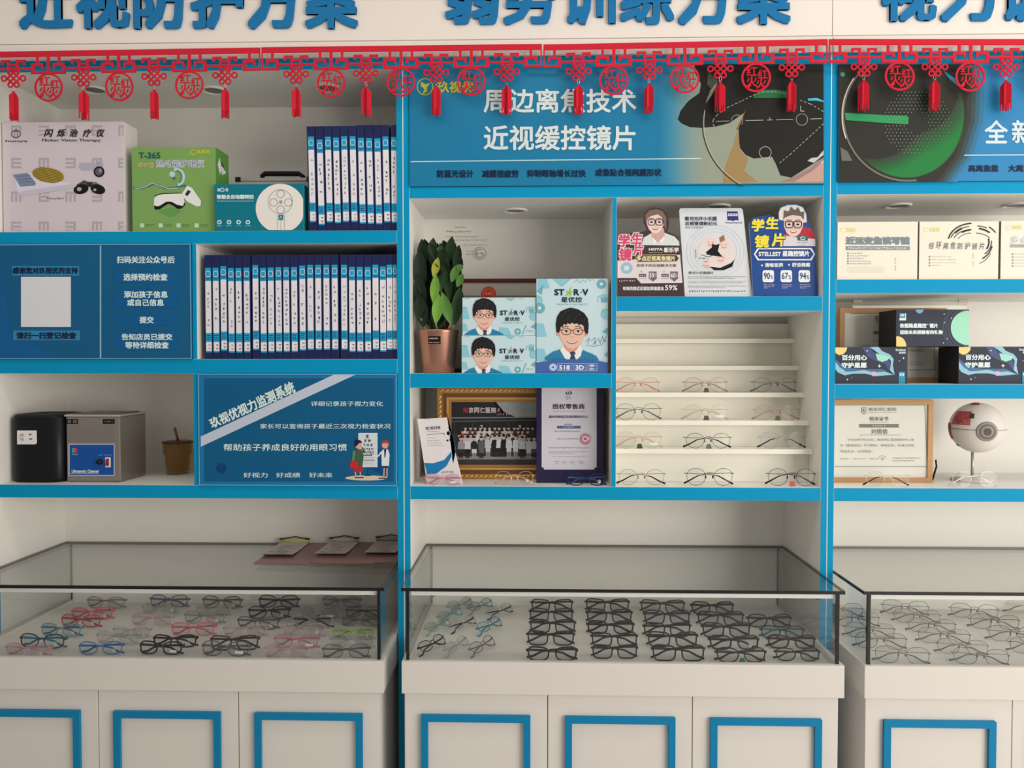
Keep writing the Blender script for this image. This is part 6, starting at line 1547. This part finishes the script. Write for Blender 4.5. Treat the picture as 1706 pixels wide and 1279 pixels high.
    _gm[kind] = out
    return out


def plas(r, g, b, clear=0.0):
    k = ('plas', r, g, b, clear)
    if k in _m: return _m[k]
    m = P(r, g, b, .25, coat=.3, name='acetate_%d_%d_%d' % (r, g, b)) if not clear else None
    if clear:
        m = bpy.data.materials.new('clear_acetate_%d_%d_%d' % (r, g, b)); m.use_nodes = True; nt = m.node_tree; bs = nt.nodes['Principled BSDF']; out = nt.nodes['Material Output']
        c = [min(.9, lin(v) / i) for v, i in zip((r, g, b), ILL)]; bs.inputs['Base Color'].default_value = (*c, 1); bs.inputs['Roughness'].default_value = .15
        tr = nt.nodes.new('ShaderNodeBsdfTransparent'); tr.inputs[0].default_value = (*[.4 + .6 * v for v in c], 1); mx = nt.nodes.new('ShaderNodeMixShader'); mx.inputs[0].default_value = 1 - clear
        nt.links.new(tr.outputs[0], mx.inputs[1]); nt.links.new(bs.outputs[0], mx.inputs[2]); nt.links.new(mx.outputs[0], out.inputs[0])
    _m[k] = m
    return m


def wire(r, g, b, rough=.28): return P(r, g, b, rough, .45, name='metal_%d_%d_%d' % (r, g, b))


BLK = plas(34, 30, 30); STK = P(222, 220, 216, .5, name='white_sticker'); RDT = P(60, 56, 60, .5)


def eyeglasses(kind, loc, label, group, col, temple=None, tip=None, rot=0.0, tilt=0.0, scale=1.0, lens=None, tags=()):
    ms = glasses_meshes(kind); temple = temple or col; tip = tip or temple
    t = thing('eyeglasses', label, 'eyeglasses', loc, group); t.rotation_euler = (R(tilt), 0, R(rot)); t.scale = (scale,) * 3
    def put(n, me, mat):
        o = bpy.data.objects.new(n, me); COL.objects.link(o); o.parent = t
        for sl in o.material_slots: sl.link = 'OBJECT'; sl.material = mat
        return o
    put('frame_front', ms['frame_front'], col)
    ls = [put('lens', m_, lens or LENS) for m_ in ms['lens']]
    for m_, tp in zip(ms['temple'], ms['temple_tip']):
        o = put('temple', m_, temple)
        if tp: q = bpy.data.objects.new('temple_tip', tp); COL.objects.link(q); q.parent = o; q.material_slots[0].link = 'OBJECT'; q.material_slots[0].material = tip
    if ms['nose_pads']: put('nose_pads', ms['nose_pads'], col)
    for n, mat in tags: put(n, ms[n], mat)
    return t


# --- glass cases: (x0, x1, y of the lower rim) in the photograph, standing on the trays
ZT = ZTRAY + .0006
def settle(t, z):
    m = t.rotation_euler.to_matrix() * t.scale.x
    t.location.z = z - min((m @ v.co).z for o in list(t.children) + [q for c in t.children for q in c.children] for v in o.data.vertices)
    return t


def on_tray(kind, x0, x1, yb, label, group, col, k=1.0, **kw):
    c = atz((x0 + x1) / 2, yb - .5, ZT); d = (c - CAM).dot(FWD)
    half = glasses_meshes(kind)['half']
    sc = min(1.18, max(.8, (x1 - x0) * d / FPX / (2 * half))) * k
    return settle(eyeglasses(kind, (c.x, c.y, ZT), label, group, col, scale=sc, **kw), ZT)


PLACE = ['at the very front', 'second from the front', 'third from the front', 'fourth from the front', 'at the back']
cols = [
    ('black column nearest the clear frames', [(877, 963, 1102, 'wide'), (877, 958, 1076, 'rect'), (881.5, 960, 1056, 'rect'), (881, 956, 1037, 'rect'), (884, 955.5, 1020.5, 'rect')]),
    ('second black column from the clear frames', [(985.5, 1063.5, 1098, 'rect'), (984.5, 1063.5, 1079, 'rect'), (975.5, 1059.5, 1058, 'wide'), (976, 1054.5, 1039.5, 'rect'), (972.5, 1052, 1020.5, 'rect')]),
    ('middle black column', [(1085.5, 1176, 1102.5, 'rect'), (1077, 1165, 1079.5, 'rect'), (1071.5, 1152.5, 1062, 'rect'), (1070.5, 1153, 1041.5, 'rect'), (1064.5, 1144, 1022.5, 'rect')]),
    ('fourth black column from the clear frames', [(1192.5, 1278.5, 1105, 'oval'), (1181, 1267, 1084, 'wide'), (1169.5, 1252, 1063, 'rect'), (1160, 1242.5, 1043.5, 'rect'), (1151, 1224, 1024, 'wide')]),
    ('short black column by the side glass', [(1291.5, 1367.5, 1102, 'oval'), (1279, 1360, 1082, 'wide'), (1267, 1341, 1064.5, 'oval'), (1243, 1322, 1046, 'oval')])]
rnd = random.Random(11)
for ci, (cn, rows) in enumerate(cols):
    for ri, (x0, x1, yb, kind) in enumerate(rows):
        pl = PLACE[ri] if not (ci == 4 and ri == 3) else 'at the back'
        col, tem, tags, ln = BLK, None, [], None
        if ci == 2 and ri == 4: col = plas(70, 60, 58); lab0 = 'brownish thin-rimmed eyeglasses'
        else: lab0 = 'black %s eyeglasses' % {'rect': 'rectangular', 'wide': 'thick-rimmed', 'oval': 'rounded'}[kind]
        if ci in (0, 1, 2) and (ri, ci) not in ((0, 1),): tags = [('dot_sticker', RDT)]
        if ci == 3 and ri == 3: tags = [('dot_sticker', RDT)]
        if ci == 4 and ri == 2: tem = plas(40, 130, 150); lab0 = 'black eyeglasses with teal temples'
        if ci == 3 and ri == 0: tags = [('hang_tag', P(24, 104, 66, .5))]; lab0 = 'black eyeglasses with a green tag'
        if ci == 2 and ri == 3: tem = plas(40, 52, 84)
        if ci == 3 and ri == 1: tags = [('logo_sticker', STK)]
        if rnd.random() < .5: ln = LENSD
        lab = '%s %s of the %s' % (lab0, pl, cn) if ' with ' not in lab0 else '%s in the %s' % (lab0, cn)
        on_tray(kind, x0, x1, yb, lab, 'black eyeglasses in the glass case', col, temple=tem, tags=tags, lens=ln, rot=rnd.uniform(-1.5, 1.5), tilt=rnd.uniform(-5, 0))

# children's clear frames lying slantwise in the same case
CLR = plas(190, 192, 184, .6); CLG = plas(150, 186, 164, .5); CLB = plas(40, 130, 160, .25); CLY = plas(130, 120, 120, .35); CLT = plas(120, 150, 156, .45)
kidsm = [(772, 1024, 'clear grey children\'s eyeglasses at the back, nearest the lamp wire', CLR, 58), (756, 1041, 'pale teal children\'s eyeglasses just behind the green-tinted pair', plas(130, 180, 176, .45), 62), (736, 1060, 'green-tinted clear children\'s eyeglasses behind the little black pair', CLG, 64), (727, 1092, 'little black children\'s eyeglasses lying slantwise near the front glass', BLK, 66),
         (806, 1026, 'smoky blue children\'s eyeglasses at the back of the second slanting row', CLT, 58), (778, 1056, 'clear children\'s eyeglasses with dark temple tips in the second slanting row', CLR, 62), (768, 1094, 'colourless children\'s eyeglasses at the front of the second slanting row', CLR, 70),
         (838, 1035, 'clear children\'s eyeglasses with black tips nearest the black columns', CLR, 54), (822, 1060, 'bright teal children\'s eyeglasses in the third slanting row', CLB, 62), (811, 1094, 'brown-grey children\'s eyeglasses at the front of the third slanting row', CLY, 66)]
for px, py, lab, col, rot in kidsm:
    c = atz(px, py - 6, ZT)
    g_ = eyeglasses('kid', (c.x, c.y, ZT), lab, 'slantwise children\'s eyeglasses', col, rot=rot - 8, tilt=-48, scale=1.0, temple=(BLK if 'dark temple' in lab or 'black tips' in lab else None), tags=[('logo_sticker', STK)] if 'green' in lab or 'smoky' in lab else [])
    settle(g_, ZT)

# --- children's coloured case
PAL = dict(palepink=plas(220, 166, 172, .45), teal=plas(24, 62, 76), greyblue=plas(146, 162, 176, .4), red=plas(176, 66, 84, .15), pink=plas(220, 96, 116, .2), greyclear=plas(178, 168, 166, .6), clear=plas(214, 208, 204, .72), blue=plas(90, 140, 180, .35), pinkclear=plas(226, 190, 190, .6),
           slate=plas(96, 108, 124, .25), olive=plas(112, 112, 96, .25), black=BLK, brown=plas(70, 50, 52), smoke=plas(124, 116, 116, .5), rose=plas(206, 128, 150, .25), green=plas(150, 190, 70, .2), navy=plas(42, 42, 54))
lst = [(2, 86, 1096, 'kid', 'palepink', 'pale pink children\'s eyeglasses in the front corner, cut least by the edge', 1), (28, 109, 1081, 'oval', 'teal', 'dark teal children\'s eyeglasses with blue temples', 1), (63, 136, 1062, 'oval', 'greyblue', 'pale grey-blue children\'s eyeglasses behind the dark teal pair', 1),
       (97, 168, 1047, 'oval', 'red', 'deep red children\'s eyeglasses', 1), (117, 188, 1033, 'oval', 'pink', 'bright pink children\'s eyeglasses just behind the deep red pair', 1), (141, 210, 1014, 'kid', 'greyclear', 'greyish clear children\'s eyeglasses at the back behind the bright pink pair', 0),
       (153, 235, 1076, 'kid', 'clear', 'clear children\'s eyeglasses just behind the blue pair', 0), (129, 204, 1092, 'oval', 'blue', 'sky blue children\'s eyeglasses with deep blue tips', 1), (184, 252, 1063, 'kid', 'clear', 'clear children\'s eyeglasses with pale temples left of the pinkish pair'.replace('left of', 'beside'), 1),
       (214, 287, 1045, 'kid', 'pinkclear', 'pinkish clear children\'s eyeglasses below the slate frames', 0), (234, 298, 1025, 'kid', 'clear', 'clear children\'s eyeglasses just in front of the slate frames', 1), (246, 314, 1014, 'oval', 'slate', 'slate blue-grey children\'s eyeglasses at the back', 0),
       (334, 403, 1014.5, 'oval', 'olive', 'olive grey children\'s eyeglasses at the back', 1), (324, 385, 1027, 'kid', 'clear', 'clear children\'s eyeglasses just in front of the olive frames', 0), (303, 376, 1041, 'kid', 'greyclear', 'greyish clear children\'s eyeglasses between the olive frames and the coral pink pair', 1), (283, 359, 1061, 'kid', 'pink', 'coral pink children\'s eyeglasses behind the two thick black pairs', 0),
       (253, 328, 1079, 'wide', 'black', 'black children\'s eyeglasses partly behind another black pair', 1), (228, 304, 1093, 'wide', 'black', 'black children\'s eyeglasses with a white tag at the front', 2), (349, 431, 1084, 'rect', 'brown', 'dark brown thin-rimmed children\'s eyeglasses', 0), (331, 417, 1096, 'oval', 'smoke', 'smoke grey children\'s eyeglasses with a tag, in front of the brown pair', 2),
       (369, 446, 1062, 'kid', 'pinkclear', 'pinkish clear children\'s eyeglasses behind the dark brown pair', 0), (393, 466, 1049, 'oval', 'smoke', 'smoke grey children\'s eyeglasses in front of the round black pair', 1), (412, 483, 1032, 'oval', 'black', 'round black children\'s eyeglasses in front of the navy pair', 1), (428, 498, 1015, 'oval', 'navy', 'navy black children\'s eyeglasses at the back', 0),
       (533, 603, 1013, 'kid', 'greyclear', 'faint clear children\'s eyeglasses at the back near the side glass', 1), (492, 569, 1032, 'kid', 'clear', 'clear children\'s eyeglasses with a green tag', 3), (482, 558, 1047, 'kid', 'clear', 'clear children\'s eyeglasses with one black temple', 4), (468, 542, 1063, 'kid', 'pinkclear', 'pinkish clear children\'s eyeglasses behind the rose pair', 1),
       (453, 532, 1081, 'kid', 'rose', 'rose pink children\'s eyeglasses with a tag', 2), (433, 519, 1100, 'kid', 'pinkclear', 'pinkish clear children\'s eyeglasses at the front, before the rose pair', 0), (553, 626, 1066, 'kid', 'green', 'lime green children\'s eyeglasses beside the side glass', 1), (548, 624, 1082, 'kid', 'clear', 'clear children\'s eyeglasses just in front of the lime green pair', 0), (532, 620, 1100, 'kid', 'smoke', 'smoke grey children\'s eyeglasses in the front corner by the side glass', 0),
       (566, 630, 1046, 'kid', 'smoke', 'smoke grey children\'s eyeglasses just behind the lime green pair', 0), (574, 634, 1031, 'kid', 'brown', 'brown children\'s eyeglasses near the side glass, in the second row from the back', 0)]
for x0, x1, yb, kind, pc, lab, tg in lst:
    tem = {'dark teal': plas(30, 120, 146), 'one black': BLK, 'sky blue': plas(28, 90, 170)}.get(next((k_ for k_ in ('dark teal', 'one black', 'sky blue') if k_ in lab), ''), None)
    tags = {0: [], 1: [('logo_sticker', STK)], 2: [('price_tag', STK)], 3: [('hang_tag', P(40, 110, 70, .5)), ('price_tag', STK)], 4: []}[tg]
    on_tray(kind, x0, x1, yb, lab, 'children\'s eyeglasses in the glass case', PAL[pc], temple=tem, tags=tags, rot=rnd.uniform(-4, 4), tilt=rnd.uniform(-14, 2))

# --- thin metal frames in the third case
MET = wire(104, 94, 90); GUN = wire(74, 68, 66); TIPB = plas(92, 84, 80)
mets = [(1362, 1438, 1030, MET, 'first', 'at the back'), (1386, 1466, 1046, MET, 'first', 'second from the back'), (1408, 1491, 1065, MET, 'first', 'third from the back'), (1424, 1513, 1083, MET, 'first', 'second from the front'), (1459, 1550, 1108, MET, 'first', 'at the very front'),
        (1472, 1547, 1027, MET, 'second', 'at the back'), (1491, 1566, 1040, MET, 'second', 'second from the back'), (1515, 1592, 1056, MET, 'second', 'third from the back'), (1532, 1616, 1075, MET, 'second', 'third from the front'), (1564, 1646, 1093, MET, 'second', 'second from the front'), (1590, 1681, 1110, MET, 'second', 'at the very front'),
        (1586, 1663, 1032, MET, 'third', 'at the back'), (1619, 1698, 1050, GUN, 'third', 'second from the back'), (1650, 1732, 1071, GUN, 'third', 'third from the back'), (1686, 1772, 1091, GUN, 'third', 'at the front'), (1678, 1756, 1025, wire(206, 176, 140), 'fourth', 'at the back')]
for x0, x1, yb, col, cn, pl in mets:
    lab = 'thin %s metal eyeglasses %s of the %s slanting column' % ('dark' if col is GUN else 'grey' if col is MET else 'gold', pl, cn)
    on_tray('metal', x0, x1, yb, lab, 'metal eyeglasses in the glass case', col, tip=TIPB, rot=-9 + rnd.uniform(-2, 2), tilt=rnd.uniform(-12, -4), k=1.02)

# --- metal frames on the stepped rack
def stand(kind, xc, yb, Y, z, label, group, col, **kw):
    c = at(xc, yb, Y); return eyeglasses(kind, (c.x, Y, z + .0006), label, group, col, **kw)
ROSE = wire(214, 138, 130); GLD = wire(206, 172, 120); SIL = wire(170, 164, 158); GRN_T = P(60, 78, 56, .5); CRD = P(84, 78, 70, .5)
rack = [(0, 2, 1063, 'poly', ROSE, ROSE, 'rose gold eyeglasses on the third ledge, beside the blue divider', ()), (0, 2, 1176, 'poly', wire(176, 130, 126), None, 'rose grey eyeglasses with a dark bridge card, middle of the third ledge', (('hang_tag', CRD),)), (0, 2, 1291, 'poly', wire(120, 116, 112), None, 'silver-grey eyeglasses on the third ledge beside the rack\'s side wall', ()),
        (1, 3, 1064, 'round', wire(110, 104, 98), None, 'grey round eyeglasses on the fourth ledge, beside the blue divider', ()), (1, 3, 1176, 'poly', wire(206, 178, 160), None, 'pale gold eyeglasses with a dark bridge card, middle of the fourth ledge', (('hang_tag', CRD), ('price_tag', STK))), (1, 3, 1295, 'poly', wire(186, 150, 134), None, 'pinkish gold eyeglasses with an olive bridge card on the fourth ledge', (('hang_tag', P(96, 88, 60, .5)),)),
        (2, 4, 1065, 'round', wire(210, 176, 156), None, 'pale gold eyeglasses with a green bridge card on the fifth ledge', (('hang_tag', GRN_T), ('price_tag', STK))), (2, 4, 1180, 'poly', wire(96, 92, 88), BLK, 'dark eyeglasses with a green bridge card, middle of the fifth ledge', (('hang_tag', P(90, 110, 100, .5)),)), (2, 4, 1305, 'round', SIL, plas(50, 46, 46), 'silver eyeglasses with dark tips on the fifth ledge', ()),
        (3, 5, 1069, 'poly', wire(150, 138, 124), BLK, 'grey-gold eyeglasses with black tips on the rack floor, beside the divider', ()), (3, 5, 1182.5, 'round', wire(40, 36, 36), BLK, 'black round metal eyeglasses in the middle of the rack floor', ()), (3, 5, 1319, 'round', wire(44, 40, 40), BLK, 'black metal eyeglasses with a red bridge card on the rack floor', (('hang_tag', P(196, 80, 76, .5)),))]
for r_, li, xc, kind, col, tip, lab, tags in rack:
    if li < 5: z, Y = lz[li], LED[li][1] + .008
    else: z, Y = ZC1, .03
    yb = (652, 698, 746, 806)[r_]
    d = (at(xc, yb, Y) - CAM).dot(FWD); wpx = (76, 79, 80, 82)[r_]
    stand(kind, xc, yb, Y, z, lab, 'metal eyeglasses on the stepped rack', col, tip=tip, tags=tags, scale=wpx * d / FPX / (2 * glasses_meshes(kind)['half']), rot=-2 if r_ == 3 and li == 5 and xc > 1300 else 0)

# --- single pairs on the open shelves
stand('kid', 737, 800, .02, ZC1, 'pink children\'s eyeglasses with crossed temples before the folded leaflet', 'single eyeglasses on the lower shelf', plas(226, 150, 172, .15), rot=-8, tags=[('price_tag', STK)], lens=LENSD, scale=.98)
stand('round', 857, 806, .02, ZC1, 'gold half-rim eyeglasses before the gilt frame', 'single eyeglasses on the lower shelf', wire(222, 186, 156), tags=[('logo_sticker', STK)], scale=1.0)
stand('oval', 977.5, 807, .02, ZC1, 'dark navy rounded eyeglasses before the retailer plaque', 'single eyeglasses on the lower shelf', plas(34, 36, 52), temple=plas(40, 74, 130), tags=[('logo_sticker', STK)], scale=1.02)
stand('round', 1480, 806, .022, ZC1, 'silver round eyeglasses with dark tips before the framed certificate', 'single eyeglasses on the lower shelf', wire(206, 196, 180), tip=BLK, scale=1.1)
stand('round', 1625, 808, .015, ZC1, 'silver eyeglasses with bluish lenses before the eyeball model', 'single eyeglasses on the lower shelf', wire(222, 206, 196), lens=glass('mirror_lens', (.9, .92, .94), 1.6, .5, .06), scale=1.14)
